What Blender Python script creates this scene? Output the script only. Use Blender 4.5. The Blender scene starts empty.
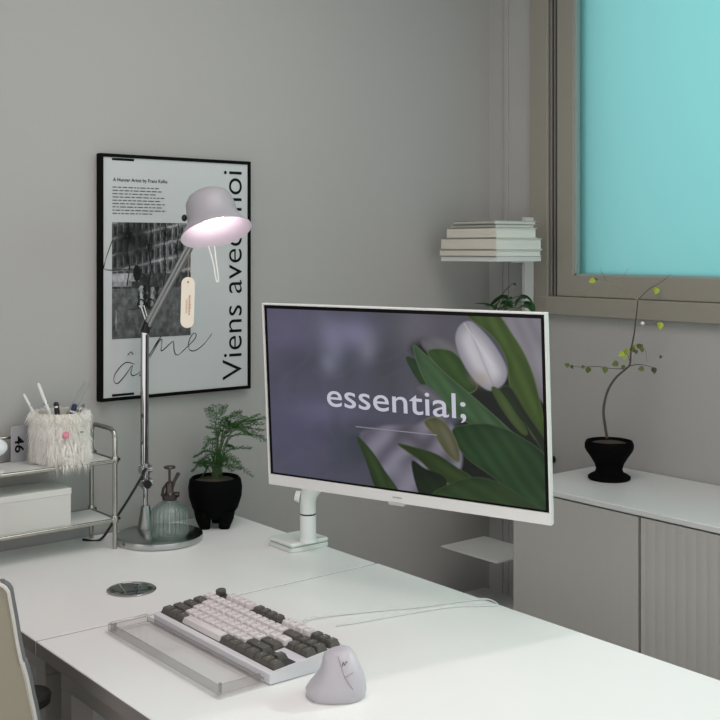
import bpy, bmesh, math, random
import numpy as np
from mathutils import Vector, Matrix, noise
random.seed(7)
R = math.radians
sc = bpy.context.scene
C = sc.collection

# ---------------------------------------------------------------- camera, world, light, exposure
CZ = 1.39
FPX = 1119.0
cam = bpy.data.objects.new('camera', bpy.data.cameras.new('camera'))
C.objects.link(cam)
sc.camera = cam
cam.data.sensor_width = 36
cam.data.lens = FPX / 720 * 36
cam.location = (0, 0, CZ)
cam.rotation_euler = (R(90), 0, -math.atan2(.6268, .7792))
cam.data.shift_y = -(360 - 249) / 720
cam.data.clip_start = .02

w = bpy.data.worlds.new('world'); sc.world = w; w.use_nodes = True
w.node_tree.nodes['Background'].inputs[0].default_value = (.97, .955, .955, 1)
w.node_tree.nodes['Background'].inputs[1].default_value = 1.45

def lamp(name, kind, loc, target, energy, color, **kw):
    l = bpy.data.lights.new(name, kind); l.energy = energy; l.color = color
    for k, v in kw.items(): setattr(l, k, v)
    o = bpy.data.objects.new(name, l); C.objects.link(o); o.location = loc
    o.rotation_euler = (Vector(target) - Vector(loc)).to_track_quat('-Z', 'Y').to_euler()
    return o
# low neutral daylight through the clear right-hand sash
lamp('daylight_sun', 'SUN', (5, .66, 3.1), (1.4, 1.22, .73), 1.0, (1.0, .86, .93), angle=R(1.0))
# open sky outside the frosted left-hand sash
lamp('sky_outside_frosted_sash', 'AREA', (3.25, 1.55, 2.15), (2.45, 1.62, 1.75), 5, (1.0, 1.0, 1.0), shape='RECTANGLE', size=1.5, size_y=1.5)
# fill lamp added outside the clear sash to tint wall and far desk green
lamp('added_green_fill', 'AREA', (3.3, .55, 2.1), (1.9, 1.9, 1.2), 26, (.38, 1.0, .84), shape='RECTANGLE', size=1.3, size_y=1.2)
# unseen overhead lamp, added to lift the desktops against the wall
lamp('added_overhead_fill', 'AREA', (1.15, 1.2, 2.40), (1.15, 1.2, 0), 14.5, (1.0, .88, .895), shape='RECTANGLE', size=1.1, size_y=1.1)
sc.view_settings.view_transform = 'Standard'
sc.view_settings.look = 'None'
sc.view_settings.gamma = 1
sc.view_settings.use_curve_mapping = False
sc.view_settings.exposure = 0.0

# ---------------------------------------------------------------- helpers
def lin(c):
    if isinstance(c, str):
        c = [int(c[i:i+2], 16) / 255 for i in (0, 2, 4)]
    return tuple(x / 12.92 if x <= .04045 else ((x + .055) / 1.055) ** 2.4 for x in c)

MATS = {}
def mat(name, col, rough=.5, metal=0, bump=0, scale=60, trans=0, ior=1.45, emit=None, es=1, coat=0, vary=0, spec=None, stretch=None):
    if name in MATS: return MATS[name]
    m = bpy.data.materials.new(name); m.use_nodes = True; MATS[name] = m
    nt = m.node_tree; b = nt.nodes['Principled BSDF']
    c = lin(col) + (1,)
    b.inputs['Base Color'].default_value = c
    b.inputs['Roughness'].default_value = rough
    b.inputs['Metallic'].default_value = metal
    b.inputs['Transmission Weight'].default_value = trans
    b.inputs['IOR'].default_value = ior
    b.inputs['Coat Weight'].default_value = coat
    if spec is not None: b.inputs['Specular IOR Level'].default_value = spec
    if emit is not None:
        b.inputs['Emission Color'].default_value = lin(emit) + (1,)
        b.inputs['Emission Strength'].default_value = es
    tc = nt.nodes.new('ShaderNodeTexCoord'); mp = nt.nodes.new('ShaderNodeMapping')
    nt.links.new(tc.outputs['Object'], mp.inputs[0])
    if stretch: mp.inputs['Scale'].default_value = stretch
    nz = nt.nodes.new('ShaderNodeTexNoise'); nz.inputs['Scale'].default_value = scale
    nz.inputs['Detail'].default_value = 4
    nt.links.new(mp.outputs[0], nz.inputs['Vector'])
    if vary:
        mx = nt.nodes.new('ShaderNodeMix'); mx.data_type = 'RGBA'
        mx.inputs['A'].default_value = tuple(x * (1 - vary) for x in c[:3]) + (1,)
        mx.inputs['B'].default_value = tuple(min(1, x * (1 + vary)) for x in c[:3]) + (1,)
        nt.links.new(nz.outputs['Fac'], mx.inputs['Factor'])
        nt.links.new(mx.outputs['Result'], b.inputs['Base Color'])
    if bump:
        bp = nt.nodes.new('ShaderNodeBump'); bp.inputs['Strength'].default_value = bump
        bp.inputs['Distance'].default_value = .002
        nt.links.new(nz.outputs['Fac'], bp.inputs['Height'])
        nt.links.new(bp.outputs[0], b.inputs['Normal'])
    return m

def new(): return bmesh.new()

def box(bm, x0, x1, y0, y1, z0, z1, bev=0, seg=2, M=None):
    r = bmesh.ops.create_cube(bm, size=1)
    vs = r['verts']
    bmesh.ops.scale(bm, vec=(x1-x0, y1-y0, z1-z0), verts=vs)
    bmesh.ops.translate(bm, vec=((x0+x1)/2, (y0+y1)/2, (z0+z1)/2), verts=vs)
    if bev:
        es = list({e for v in vs for e in v.link_edges})
        rr = bmesh.ops.bevel(bm, geom=es, offset=bev, segments=seg, profile=.5, affect='EDGES')
        vs = list({v for f in rr['faces'] for v in f.verts} | {v for v in vs if v.is_valid})
    if M is not None: bmesh.ops.transform(bm, matrix=M, verts=[v for v in vs if v.is_valid])
    return vs

def rbox(bm, x0, x1, y0, y1, z0, z1, r, seg=5, bev=.0015, M=None):
    """box with rounded vertical corners and a small bevel top and bottom"""
    pts = []
    for cx, cy, a0 in ((x1-r, y1-r, 0), (x0+r, y1-r, 90), (x0+r, y0+r, 180), (x1-r, y0+r, 270)):
        for k in range(seg+1):
            a = R(a0 + 90*k/seg); pts.append((cx + r*math.cos(a), cy + r*math.sin(a), a))
    rings = [(z0, bev), (z0+bev, 0), (z1-bev, 0), (z1, bev)]
    prism(bm, [[(p[0]-ins*math.cos(p[2]), p[1]-ins*math.sin(p[2]), z) for p in pts] for z, ins in rings], M)

def prism(bm, rings, M=None, cap=True, closed=True):
    V = []
    for ring in rings:
        V.append([bm.verts.new(M @ Vector(p) if M is not None else Vector(p)) for p in ring])
    n = len(V[0])
    for a, b in zip(V[:-1], V[1:]):
        for i in range(n if closed else n-1):
            j = (i+1) % n
            try: bm.faces.new((a[i], a[j], b[j], b[i]))
            except ValueError: pass
    if cap:
        bm.faces.new(list(reversed(V[0]))); bm.faces.new(V[-1])
    return V

def lathe(bm, prof, c=(0, 0, 0), seg=40, M=None, flute=None):
    rings = []
    for r, z in prof:
        ring = []
        for k in range(seg):
            a = 2*math.pi*k/seg; rr = max(r, 1e-5)
            if flute: rr *= 1 + flute(a, z)
            ring.append((c[0]+rr*math.cos(a), c[1]+rr*math.sin(a), c[2]+z))
        rings.append(ring)
    prism(bm, rings, M)

def tube(bm, pts, r, seg=8, M=None, cap=True):
    pts = [Vector(p) for p in pts]
    rs = r if isinstance(r, (list, tuple)) else [r]*len(pts)
    rings = []; up = None
    for i, p in enumerate(pts):
        t = (pts[min(i+1, len(pts)-1)] - pts[max(i-1, 0)]).normalized()
        if up is None:
            up = Vector((0, 0, 1)) if abs(t.z) < .9 else Vector((1, 0, 0))
        x = t.cross(up)
        if x.length < 1e-6: x = t.orthogonal()
        x.normalize(); y = x.cross(t).normalized(); up = y
        rings.append([p + (x*math.cos(2*math.pi*k/seg) + y*math.sin(2*math.pi*k/seg))*rs[i] for k in range(seg)])
    prism(bm, rings, M, cap)

def smooth_path(pts, n=8):
    pts = [Vector(p) for p in pts]; out = []
    P = [pts[0]] + pts + [pts[-1]]
    for i in range(1, len(P)-2):
        for k in range(n):
            t = k/n; a, b, c, d = P[i-1], P[i], P[i+1], P[i+2]
            out.append(.5*((2*b) + (c-a)*t + (2*a-5*b+4*c-d)*t*t + (3*b-a-3*c+d)*t**3))
    out.append(pts[-1]); return out

def link(name, me, parent=None, m=None, smooth=True, label=None):
    o = bpy.data.objects.new(name, me); C.objects.link(o)
    if m: me.materials.append(m)
    if parent: o.parent = parent
    if smooth: me.polygons.foreach_set('use_smooth', [True]*len(me.polygons))
    if label: o['label'] = label
    return o

def obj(name, bm, m, parent=None, smooth=True, label=None, fixn=True):
    if fixn: bmesh.ops.recalc_face_normals(bm, faces=bm.faces)
    me = bpy.data.meshes.new(name); bm.to_mesh(me); bm.free()
    o = link(name, me, parent, m, smooth, label)
    if smooth:
        try: me.set_sharp_from_angle(angle=R(38))
        except Exception: pass
    return o

def tag(o, label, cat, group=None):
    o['label'] = label; o['category'] = cat
    if group: o['group'] = group
    return o

def thing(name, label, cat, loc=(0, 0, 0), rz=0, group=None):
    o = bpy.data.objects.new(name, None); C.objects.link(o); o.empty_display_size = .02
    o.location = loc; o.rotation_euler = (0, 0, rz)
    return tag(o, label, cat, group)

def struct(name, bm, m, parent=None, smooth=False):
    o = obj(name, bm, m, parent, smooth)
    if parent is None: o['kind'] = 'structure'
    return o

def text(name, s, m, parent, size=None, width=None, height=None, M=Matrix(), depth=.0003, bold=0, spacing=1, align='LEFT', label=None, hscale=None):
    cu = bpy.data.curves.new(name, 'FONT'); cu.body = s; cu.size = 1; cu.offset = bold
    cu.space_character = spacing; cu.resolution_u = 5; cu.align_x = align
    o = bpy.data.objects.new('tmp', cu); C.objects.link(o)
    me = bpy.data.meshes.new_from_object(o.evaluated_get(bpy.context.evaluated_depsgraph_get()))
    bpy.data.objects.remove(o); bpy.data.curves.remove(cu)
    co = np.array([v.co[:] for v in me.vertices])
    x0, x1 = co[:, 0].min(), co[:, 0].max(); y1 = co[:, 1].max(); y0 = co[:, 1].min()
    sx = size or (width/(x1-x0) if width else height/(y1-y0))
    sy = sx if not (width and height) else height/(y1-y0)
    if hscale: sy = hscale
    me.transform(M @ Matrix.Translation((0, 0, depth)) @ Matrix.Diagonal((sx, sy, 1, 1)) @ Matrix.Translation((-x0 if align == 'LEFT' else 0, 0, 0)))
    me.name = name
    return link(name, me, parent, m, False, label)

def stroke(bm, pts, wd, n=10, M=Matrix(), z=0):
    """flat ink ribbon along a smooth 2-D path, thin at both ends"""
    P = smooth_path([(a, b, 0) for a, b in pts], n)
    L = []
    for i, p in enumerate(P):
        t = (P[min(i+1, len(P)-1)] - P[max(i-1, 0)]).normalized(); s = Vector((-t.y, t.x, 0))
        ww = wd*(.45 + .55*abs(math.sin(3.3*i/len(P)*math.pi)))
        L.append((bm.verts.new(M @ (p+s*ww + Vector((0, 0, z)))), bm.verts.new(M @ (p-s*ww + Vector((0, 0, z))))))
    for a, b in zip(L[:-1], L[1:]):
        bm.faces.new((a[0], a[1], b[1], b[0]))

def pix(x, y, Z):                      # picture point at depth Z -> world
    X = (x-360)/FPX*Z
    return Vector((X*.7792+Z*.6268, -X*.6268+Z*.7792, CZ-(y-249)/FPX*Z))
def on_n(x, y, n):                     # picture point on plane Y = n
    r = (x-360)/FPX; return pix(x, y, n/(.7792-.6268*r))
def on_m(x, y, m):                     # picture point on plane X = m
    r = (x-360)/FPX; return pix(x, y, m/(.6268+.7792*r))

# ---------------------------------------------------------------- materials
wallm = mat('wall_paint', 'a4a4a1', .85, bump=.08, scale=180, vary=.02)
white_desk = mat('white_laminate', 'eeeeec', .33, bump=.02, scale=300)
desk_edge = mat('desk_edge_band', 'b9b4b0', .5)
floorm = mat('floor_tile', '7d7d78', .45, vary=.06, scale=4)
framem = mat('window_vinyl', '8d8a7f', .5)
dark_gap = mat('dark_track', '3b3a37', .6)
chrome = mat('chrome', 'bcbdbc', .09, 1)
steel = mat('satin_metal', 'b6b6b4', .22, 1)
blackp = mat('black_plastic', '121314', .45)
whitep = mat('white_plastic', 'e6e6e4', .4)
soil = mat('soil', '4a4036', .95, bump=1, scale=220, vary=.4)

def clear_mat(name, tint, edge, rough=.04, fres=1.45, milk=0, mc_=(.93, .93, .93, 1)):
    m = bpy.data.materials.new(name); m.use_nodes = True; nt = m.node_tree; nt.nodes.remove(nt.nodes['Principled BSDF'])
    lw = nt.nodes.new('ShaderNodeLayerWeight'); lw.inputs['Blend'].default_value = .35
    mc = nt.nodes.new('ShaderNodeMix'); mc.data_type = 'RGBA'
    mc.inputs['A'].default_value = lin(tint)+(1,); mc.inputs['B'].default_value = lin(edge)+(1,)
    nt.links.new(lw.outputs['Facing'], mc.inputs['Factor'])
    tp = nt.nodes.new('ShaderNodeBsdfTransparent'); nt.links.new(mc.outputs['Result'], tp.inputs[0])
    gl = nt.nodes.new('ShaderNodeBsdfGlossy'); gl.inputs['Roughness'].default_value = rough
    pw = nt.nodes.new('ShaderNodeMath'); pw.operation = 'POWER'; pw.inputs[1].default_value = 3.5; nt.links.new(lw.outputs['Facing'], pw.inputs[0])
    fr_ = nt.nodes.new('ShaderNodeMath'); fr_.operation = 'MULTIPLY_ADD'; fr_.inputs[1].default_value = .35; fr_.inputs[2].default_value = .035; nt.links.new(pw.outputs[0], fr_.inputs[0])
    mx = nt.nodes.new('ShaderNodeMixShader'); nt.links.new(fr_.outputs[0], mx.inputs[0])
    src = tp.outputs[0]
    if milk:
        df = nt.nodes.new('ShaderNodeBsdfTranslucent'); df.inputs[0].default_value = mc_; d2 = nt.nodes.new('ShaderNodeBsdfDiffuse'); d2.inputs[0].default_value = mc_
        m2 = nt.nodes.new('ShaderNodeMixShader'); nt.links.new(df.outputs[0], m2.inputs[1]); nt.links.new(d2.outputs[0], m2.inputs[2])
        m3 = nt.nodes.new('ShaderNodeMixShader'); m3.inputs[0].default_value = milk; nt.links.new(src, m3.inputs[1]); nt.links.new(m2.outputs[0], m3.inputs[2]); src = m3.outputs[0]
    nt.links.new(src, mx.inputs[1]); nt.links.new(gl.outputs[0], mx.inputs[2]); nt.links.new(mx.outputs[0], nt.nodes['Material Output'].inputs[0])
    return m
# ---------------------------------------------------------------- room
N, MB = 2.40, 2.434           # planes of the two walls
bm = new(); box(bm, -2.2, MB+.1, -1.6, N+.1, -.05, 0); struct('floor', bm, floorm)
bm = new()
for k in range(-3, 4): box(bm, k*.6+.22, k*.6+.223, -1.6, N, -.002, .0012)
for k in range(-2, 4): box(bm, -2.2, MB, k*.6+.3, k*.6+.303, -.002, .0012)
struct('trim_1', bm, mat('grout', '85857f', .9))
bm = new(); box(bm, -2.2, MB+.12, N, N+.1, 0, 2.45); struct('wall_back', bm, wallm)
bm = new(); box(bm, -2.2, MB+.12, -1.6, N+.1, 2.45, 2.55); struct('ceiling', bm, mat('ceiling_paint', 'd5d6d2', .9))
bm = new()
WZ0, WZ1, WN0, WN1 = 1.2, 2.33, .05, 2.2
box(bm, MB, MB+.12, -1.6, N, 0, WZ0+.02); box(bm, MB, MB+.12, -1.6, N, WZ1, 2.45)
box(bm, MB, MB+.12, WN1-.02, N, WZ0+.02, WZ1); box(bm, MB, MB+.12, -1.6, WN0, WZ0+.02, WZ1)
struct('wall_right', bm, wallm)
bm = new(); box(bm, MB-.004, MB, 2.318, 2.332, 0, 2.45); box(bm, MB-.004, MB, 2.341, 2.346, 0, 2.45); struct('trim_2', bm, wallm)

# window: outer casing, dark track, two sashes
bm = new()
box(bm, MB-.022, MB+.11, 2.148, 2.215, 1.204, 2.38, .002); box(bm, MB-.024, MB+.11, .0, 2.2, 1.204, 1.256, .003)
box(bm, MB-.022, MB+.11, .0, 2.2, 2.30, 2.38, .002); box(bm, MB-.022, MB+.11, .0, .06, 1.201, 2.38, .002)
win = struct('window_1', bm, framem)
bm = new(); box(bm, MB-.012, MB+.01, 2.118, 2.150, 1.2565, 2.30)
obj('track', bm, dark_gap, win, False, 'dark vertical track beside the sash')
bm = new(); box(bm, MB-.0135, MB-.010, 2.1255, 2.129, 1.2565, 2.30); box(bm, MB-.0150, MB-.010, 2.137, 2.143, 1.2565, 2.30)
obj('track_rail', bm, mat('grey_rail', '7c7b75', .5), win, False)
bm = new(); box(bm, MB+.032, MB+.118, 2.03, 2.118, 1.25, 2.33); obj('added_pane_blocker', bm, mat('pane_blocker_grey', '5a6460', .6), win, False)  # unseen dark block added outside to shade the frosted pane's left edge
def sash(n0, n1, glassm):
    bm = new(); x0, x1 = MB-.016, MB+.03; b = .060 if n1 > 2 else .073
    box(bm, x0, x1, n1-b, n1, 1.257, 2.30, .003); box(bm, x0, x1, n0, n0+b, 1.257, 2.30, .003)
    box(bm, x0, x1, n0+b-.004, n1-b+.004, 1.257, 1.3165, .003); box(bm, x0, x1, n0+b-.004, n1-b+.004, 2.24, 2.30, .003)
    s = obj('sash', bm, framem, win, False)
    bm = new(); g = .005
    for a in ((n1-b-g, n1-b), (n0+b, n0+b+g)): box(bm, x0+.006, x1-.004, a[0], a[1], 1.3165, 2.24)
    box(bm, x0+.006, x1-.004, n0+b, n1-b, 1.3165, 1.3165+g)
    obj('glazing_bead', bm, mat('gasket', '8fa39f', .4), s, False)
    bm = new(); box(bm, MB+.008, MB+.013, n0+b, n1-b, 1.3165, 2.24)
    obj('pane', bm, glassm, s, False)
fr = bpy.data.materials.new('frosted_glass'); fr.use_nodes = True
nt = fr.node_tree; nt.nodes.remove(nt.nodes['Principled BSDF'])
tr = nt.nodes.new('ShaderNodeBsdfTranslucent'); tr.inputs[0].default_value = (.345, .52, .53, 1)
gl = nt.nodes.new('ShaderNodeBsdfGlossy'); gl.inputs['Roughness'].default_value = .35; gl.inputs[0].default_value = (.8, .9, .9, 1)
mx = nt.nodes.new('ShaderNodeMixShader'); mx.inputs[0].default_value = .05
nt.links.new(tr.outputs[0], mx.inputs[1]); nt.links.new(gl.outputs[0], mx.inputs[2]); nt.links.new(mx.outputs[0], nt.nodes['Material Output'].inputs[0])
cl = bpy.data.materials.new('clear_window_glass'); cl.use_nodes = True
nt = cl.node_tree; nt.nodes.remove(nt.nodes['Principled BSDF'])
tp = nt.nodes.new('ShaderNodeBsdfTransparent'); tp.inputs[0].default_value = (.95, .97, .96, 1)
gl = nt.nodes.new('ShaderNodeBsdfGlossy'); gl.inputs['Roughness'].default_value = .02
mx = nt.nodes.new('ShaderNodeMixShader'); mx.inputs[0].default_value = .06
nt.links.new(tp.outputs[0], mx.inputs[1]); nt.links.new(gl.outputs[0], mx.inputs[2]); nt.links.new(mx.outputs[0], nt.nodes['Material Output'].inputs[0])
sash(1.195, 2.118, fr); sash(.06, 1.195, cl)

# ---------------------------------------------------------------- cabinet
CX0, CX1, CN1, CZT = 2.067, MB-.003, 1.957, .804
cab = thing('sideboard_cabinet', 'long pale grey sideboard with fluted doors standing under the window', 'cabinet', (0, 0, 0))
cabm = mat('cabinet_lacquer', 'b9b8b2', .45, bump=.02); cabtop = mat('cabinet_top_lacquer', 'd6dad8', .3)
bm = new(); box(bm, CX0+.024, CX1, .78, CN1-.002, .05, CZT-.014, .001); obj('body', bm, cabm, cab, False)
bm = new(); box(bm, CX0-.002, CX1, .778, CN1, CZT-.014, CZT, .002); obj('top', bm, cabtop, cab, False)
bm = new(); box(bm, CX0+.05, CX1, .80, CN1-.02, 0, .05); obj('plinth', bm, blackp, cab, False)
bm = new(); box(bm, CX0+.019, CX0+.024, .785, CN1-.006, .052, CZT-.016); obj('shadow_gap', bm, mat('gap_black', '1c1c1b', .8), cab, False)
def door(n0, n1, pitch=.0265, amp=.0032):
    bm = new(); ys = np.linspace(n0, n1, 131); rings = []
    for z in (.055, CZT-.0175):
        ring = []
        for y in ys:
            ph = (y-n0)/pitch; d = abs(math.sin(ph*math.pi)) ** .8
            ring.append((CX0 + amp*(1-d), y, z))
        ring += [(CX0+.018, n1, z), (CX0+.018, n0, z)]
        rings.append(ring)
    prism(bm, rings)
    obj('door', bm, cabm, cab, False)
door(1.571, 1.953, .0265, .0003); door(1.181, 1.563, .0265, .0009); door(.79, 1.173, .0265, .0009)

# ---------------------------------------------------------------- desks
DZ = .73
def desk(name, label, m0, m1, n0, n1, grp, legs=((1, 1), (1, 0), (0, 1), (0, 0))):
    t = thing(name, label, 'desk', (m0, n0, 0), 0, grp)
    W, D = m1-m0, n1-n0
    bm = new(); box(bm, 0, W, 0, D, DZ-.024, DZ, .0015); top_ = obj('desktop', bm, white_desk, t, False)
    bm = new(); box(bm, -.0012, .0002, .001, D-.001, DZ-.0235, DZ-.0015); box(bm, .001, W-.001, -.0006, .0002, DZ-.0235, DZ-.0015); obj('shaded_edge_strip', bm, mat('edge_shade_taupe', '7c7672', .6), top_, False)  # darker strips: shade on the desk's sides put into their colour
    fm = mat('desk_frame_grey', '8d8883', .5)
    bm = new()
    box(bm, .03, W-.03, .03, .055, DZ-.075, DZ-.025, .001); box(bm, .03, W-.03, D-.055, D-.03, DZ-.075, DZ-.025, .001)
    box(bm, .03, .05, .05, D-.05, DZ-.075, DZ-.025, .001); box(bm, W-.05, W-.03, .05, D-.05, DZ-.075, DZ-.025, .001)
    obj('frame', bm, fm, t, False)
    for a, b in legs:
        bm = new(); x = .03 if a == 0 else W-.07; y = .03 if b == 0 else D-.07
        box(bm, x, x+.04, y, y+.04, 0, DZ-.075, .002)
        obj('leg', bm, fm, t, False)
    return t
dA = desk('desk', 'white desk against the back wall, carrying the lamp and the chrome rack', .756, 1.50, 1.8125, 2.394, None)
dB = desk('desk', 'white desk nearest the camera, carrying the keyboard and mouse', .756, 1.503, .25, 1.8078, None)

# grommet in the far desk
g = thing('cable_grommet', 'round chrome cable cover set in the white desktop beside the keyboard', 'cable cover', (1.013, 1.965, DZ))
bm = new(); lathe(bm, [(.047, 0), (.0475, .0015), (.045, .0032), (.041, .0034), (.040, .0022), (0, .0022)], seg=56); obj('ring', bm, steel, g)
bm = new(); lathe(bm, [(.0395, .0015), (.0395, .0032), (.036, .0044), (0, .0048)], seg=56)
obj('cover', bm, mat('mirror_lid', '8b9290', .06, 1), g)

# ---------------------------------------------------------------- poster
PX0, PX1, PZ0, PZ1, PY = 1.1474, 1.559, 1.0375, 1.611, 2.378
PW, PH = PX1-PX0, PZ1-PZ0
po = thing('framed_poster', 'black framed poster with a street photograph and large sideways lettering on the wall', 'poster', (PX0, PY, PZ0))
fb = .0078
bm = new()
box(bm, 0, PW, 0, .021, 0, fb, .0008); box(bm, 0, PW, 0, .021, PH-fb, PH, .0008)
box(bm, 0, fb, 0, .021, fb, PH-fb, .0008); box(bm, PW-fb, PW, 0, .021, fb, PH-fb, .0008)
obj('frame', bm, mat('black_frame', '070707', .65, spec=.1), po, False)
bm = new(); box(bm, fb-.002, PW-fb+.002, .004, .018, fb-.002, PH-fb+.002)
paper = obj('paper', bm, mat('poster_paper', 'b9bcbc', .35, bump=.02), po, False)
# sheet coordinates: u to the right, v downwards, 0..1 inside the frame
iw, ih = PW-2*fb, PH-2*fb
PMt = Matrix(((1, 0, 0, fb), (0, 0, -1, .0036), (0, 1, 0, PH-fb), (0, 0, 0, 1)))   # local xy sheet -> poster
def uv(u, v): return (u*iw, -v*ih)
ink = mat('poster_ink', '0d0e10', .6, spec=.15)
# sideways lettering, reading upwards
Mt = PMt @ Matrix.Translation((.955*iw, -.968*ih, 0)) @ Matrix.Rotation(R(90), 4, 'Z')
text('large_lettering', 'Viens avec moi', ink, po, width=.935*ih, hscale=.082, M=Mt, bold=-.004)
text('small_heading', 'A Hunger Artist by Franz Kafka', ink, po, width=.36*iw, hscale=.0118, M=PMt @ Matrix.Translation((.063*iw, -.1*ih, 0)), bold=.01)
bm = new(); rnd = random.Random(3)
for row in range(9):
    v = .122+row*.0137; u = .06; end = .385 + rnd.uniform(-.04, .04) if row < 8 else .32
    while u < end:
        wl = rnd.uniform(.012, .042); a = uv(u, v); b = uv(min(u+wl, end), v+.0046)
        for (x0, y0), (x1, y1) in (((a), (b)),):
            vs = [bm.verts.new(PMt @ Vector((x, y, .0003))) for x, y in ((x0, y1), (x1, y1), (x1, y0), (x0, y0))]
            bm.faces.new(vs)
        u += wl + .007
obj('text_lines', bm, mat('grey_ink', '5a5d5f', .6), po, False)
for u0, u1, v0, v1 in ((.057, .2, .003, .013), (.057, .2, .986, .996)):
    bm = new(); a = uv(u0, v0); b = uv(u1, v1)
    bm.faces.new([bm.verts.new(PMt @ Vector((x, y, .0003))) for x, y in ((a[0], b[1]), (b[0], b[1]), (b[0], a[1]), (a[0], a[1]))])
    obj('title_bar', bm, ink, po, False)
def vcol_mat(name, emis=0, rough=.4):
    m = bpy.data.materials.new(name); m.use_nodes = True; nt = m.node_tree; b = nt.nodes['Principled BSDF']
    a = nt.nodes.new('ShaderNodeAttribute'); a.attribute_name = 'picture'
    b.inputs['Roughness'].default_value = rough; b.inputs['Specular IOR Level'].default_value = .12
    if emis:
        b.inputs['Base Color'].default_value = (.01, .01, .012, 1)
        nt.links.new(a.outputs['Color'], b.inputs['Emission Color']); b.inputs['Emission Strength'].default_value = emis
    else: nt.links.new(a.outputs['Color'], b.inputs['Base Color'])
    return m
def picture(name, col, M, wd, ht, m, parent):
    """flat printed or displayed picture: col[h,w,3] linear, laid on a grid of faces"""
    h, wn = col.shape[:2]
    X, Y = np.meshgrid(np.linspace(0, wd, wn), np.linspace(0, -ht, h))
    co = np.stack([X, Y, np.zeros_like(X), np.ones_like(X)], -1).reshape(-1, 4) @ np.array(M).T
    idx = np.arange(h*wn).reshape(h, wn)
    q = np.stack([idx[1:, :-1], idx[1:, 1:], idx[:-1, 1:], idx[:-1, :-1]], -1).reshape(-1, 4)
    me = bpy.data.meshes.new(name); me.vertices.add(h*wn); me.vertices.foreach_set('co', co[:, :3].ravel())
    me.loops.add(q.size); me.loops.foreach_set('vertex_index', q.ravel())
    me.polygons.add(len(q)); me.polygons.foreach_set('loop_start', np.arange(0, q.size, 4))
    me.update(calc_edges=True); me.validate()
    at = me.color_attributes.new('picture', 'FLOAT_COLOR', 'POINT')
    at.data.foreach_set('color', np.concatenate([col, np.ones((h, wn, 1))], -1).astype(np.float32).ravel())
    return link(name, me, parent, m, False)
def vnoise(h, wd, sx, sy, seed, oct=3):
    rg = np.random.RandomState(seed); out = np.zeros((h, wd)); amp = 1; tot = 0
    for o in range(oct):
        gx, gy = int(sx*2**o)+2, int(sy*2**o)+2; g = rg.rand(gy, gx)
        x = np.linspace(0, gx-1.001, wd); y = np.linspace(0, gy-1.001, h)
        xi = x.astype(int); yi = y.astype(int); fx = x-xi; fy = (y-yi)[:, None]
        fx = fx*fx*(3-2*fx); fy = fy*fy*(3-2*fy)
        a = g[yi][:, xi]*(1-fx)+g[yi][:, xi+1]*fx; b = g[yi+1][:, xi]*(1-fx)+g[yi+1][:, xi+1]*fx
        out += amp*(a*(1-fy)+b*fy); tot += amp; amp *= .5
    return out/tot
h_, w_ = 230, 250
V, U = np.meshgrid(np.linspace(0, 1, h_), np.linspace(0, 1, w_), indexing='ij')
g_ = .30 + .16*(vnoise(h_, w_, 10, 10, 1)-.5)
fac = V < .50
g_ = np.where(fac, .33 + .25*(vnoise(h_, w_, 30, 26, 2)-.5), g_)
nz_ = vnoise(h_, w_, 18, 14, 77)-.5
row = ((V+.16*U+.02*nz_)*7.3) % 1; coln = ((U+.06*nz_*V)*13) % 1
g_ = np.where(fac & (row < .16), .62, g_)
g_ = np.where(fac & (row > .3) & (row < .86) & (coln > .3) & (coln < .68), .15, g_)
g_ = np.where(fac & (coln > .8) & (coln < .92), .55, g_)
tr_ = np.exp(-((U-.30)/.16)**2-((V-.16)/.17)**2)+np.exp(-((U-.1)/.10)**2-((V-.22)/.2)**2)*.6
g_ = g_*(1-np.clip(tr_*1.1, 0, .85)) + .12*np.clip(tr_*1.1, 0, .85)
g_ = np.where((V > .44) & (V < .58), .2+.3*(vnoise(h_, w_, 26, 20, 5)-.4), g_)
cr_ = (np.abs(U-.16) < .17) & (np.abs(V-.475) < .035); g_ = np.where(cr_, .62, g_)
g_ = np.where((np.abs(U-.1) < .14) & (np.abs(V-.53) < .022), .55, g_)
g_ = np.where(((U-.31)/.05)**2+((V-.44)/.07)**2 < 1+.8*(vnoise(h_, w_, 30, 30, 8)-.5), .10, g_)
for tx in (.2, .47, .66, .83): g_ = np.where(np.abs(U-tx-.015*np.sin(V*20)) < .007*(V < .55), .10, g_)
for tx, ty in ((.2, .12), (.47, .20), (.66, .1), (.83, .24)): g_ = g_*(1-.7*np.exp(-((U-tx)/.07)**2-((V-ty)/.06)**2)*(vnoise(h_, w_, 60, 50, 12) > .4))
rd = V > .57
g_ = np.where(rd, .36 + .07*(vnoise(h_, w_, 3, 40, 9)-.5) - .05*(V-.57), g_)
for cx, ww, v0, v1, val in ((.36, .022, .55, .74, .75), (.41, .02, .54, .77, .12), (.46, .025, .55, .75, .16), (.50, .016, .56, .73, .6), (.33, .012, .60, .72, .14), (.56, .02, .56, .70, .15)):
    g_ = np.where((np.abs(U-cx) < ww*(1+.5*np.sin(V*90))) & (V > v0) & (V < v1), val, g_)
for cx, cy in ((.36, .71), (.48, .71)):
    d = np.hypot((U-cx)*1.0, (V-cy)*1.1); g_ = np.where(np.abs(d-.045) < .007, .08, g_)
g_ = np.where((V > .745) & (V < .755) & (U > .2) & (U < .62), .22, g_)
g_ = np.where((np.abs(U-.05) < .008) & (V > .75) & (V < .93), .55, g_)
pc = np.clip(g_ + .05*(vnoise(h_, w_, 120, 110, 4, 1)-.5), .03, .9)
pc = (.8*pc+.02)*(.62+.75*vnoise(h_, w_, 22, 18, 31, 3)); pc = pc ** 1.9
M2 = PMt @ Matrix.Translation((.057*iw, -.27*ih, .0003))
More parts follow.
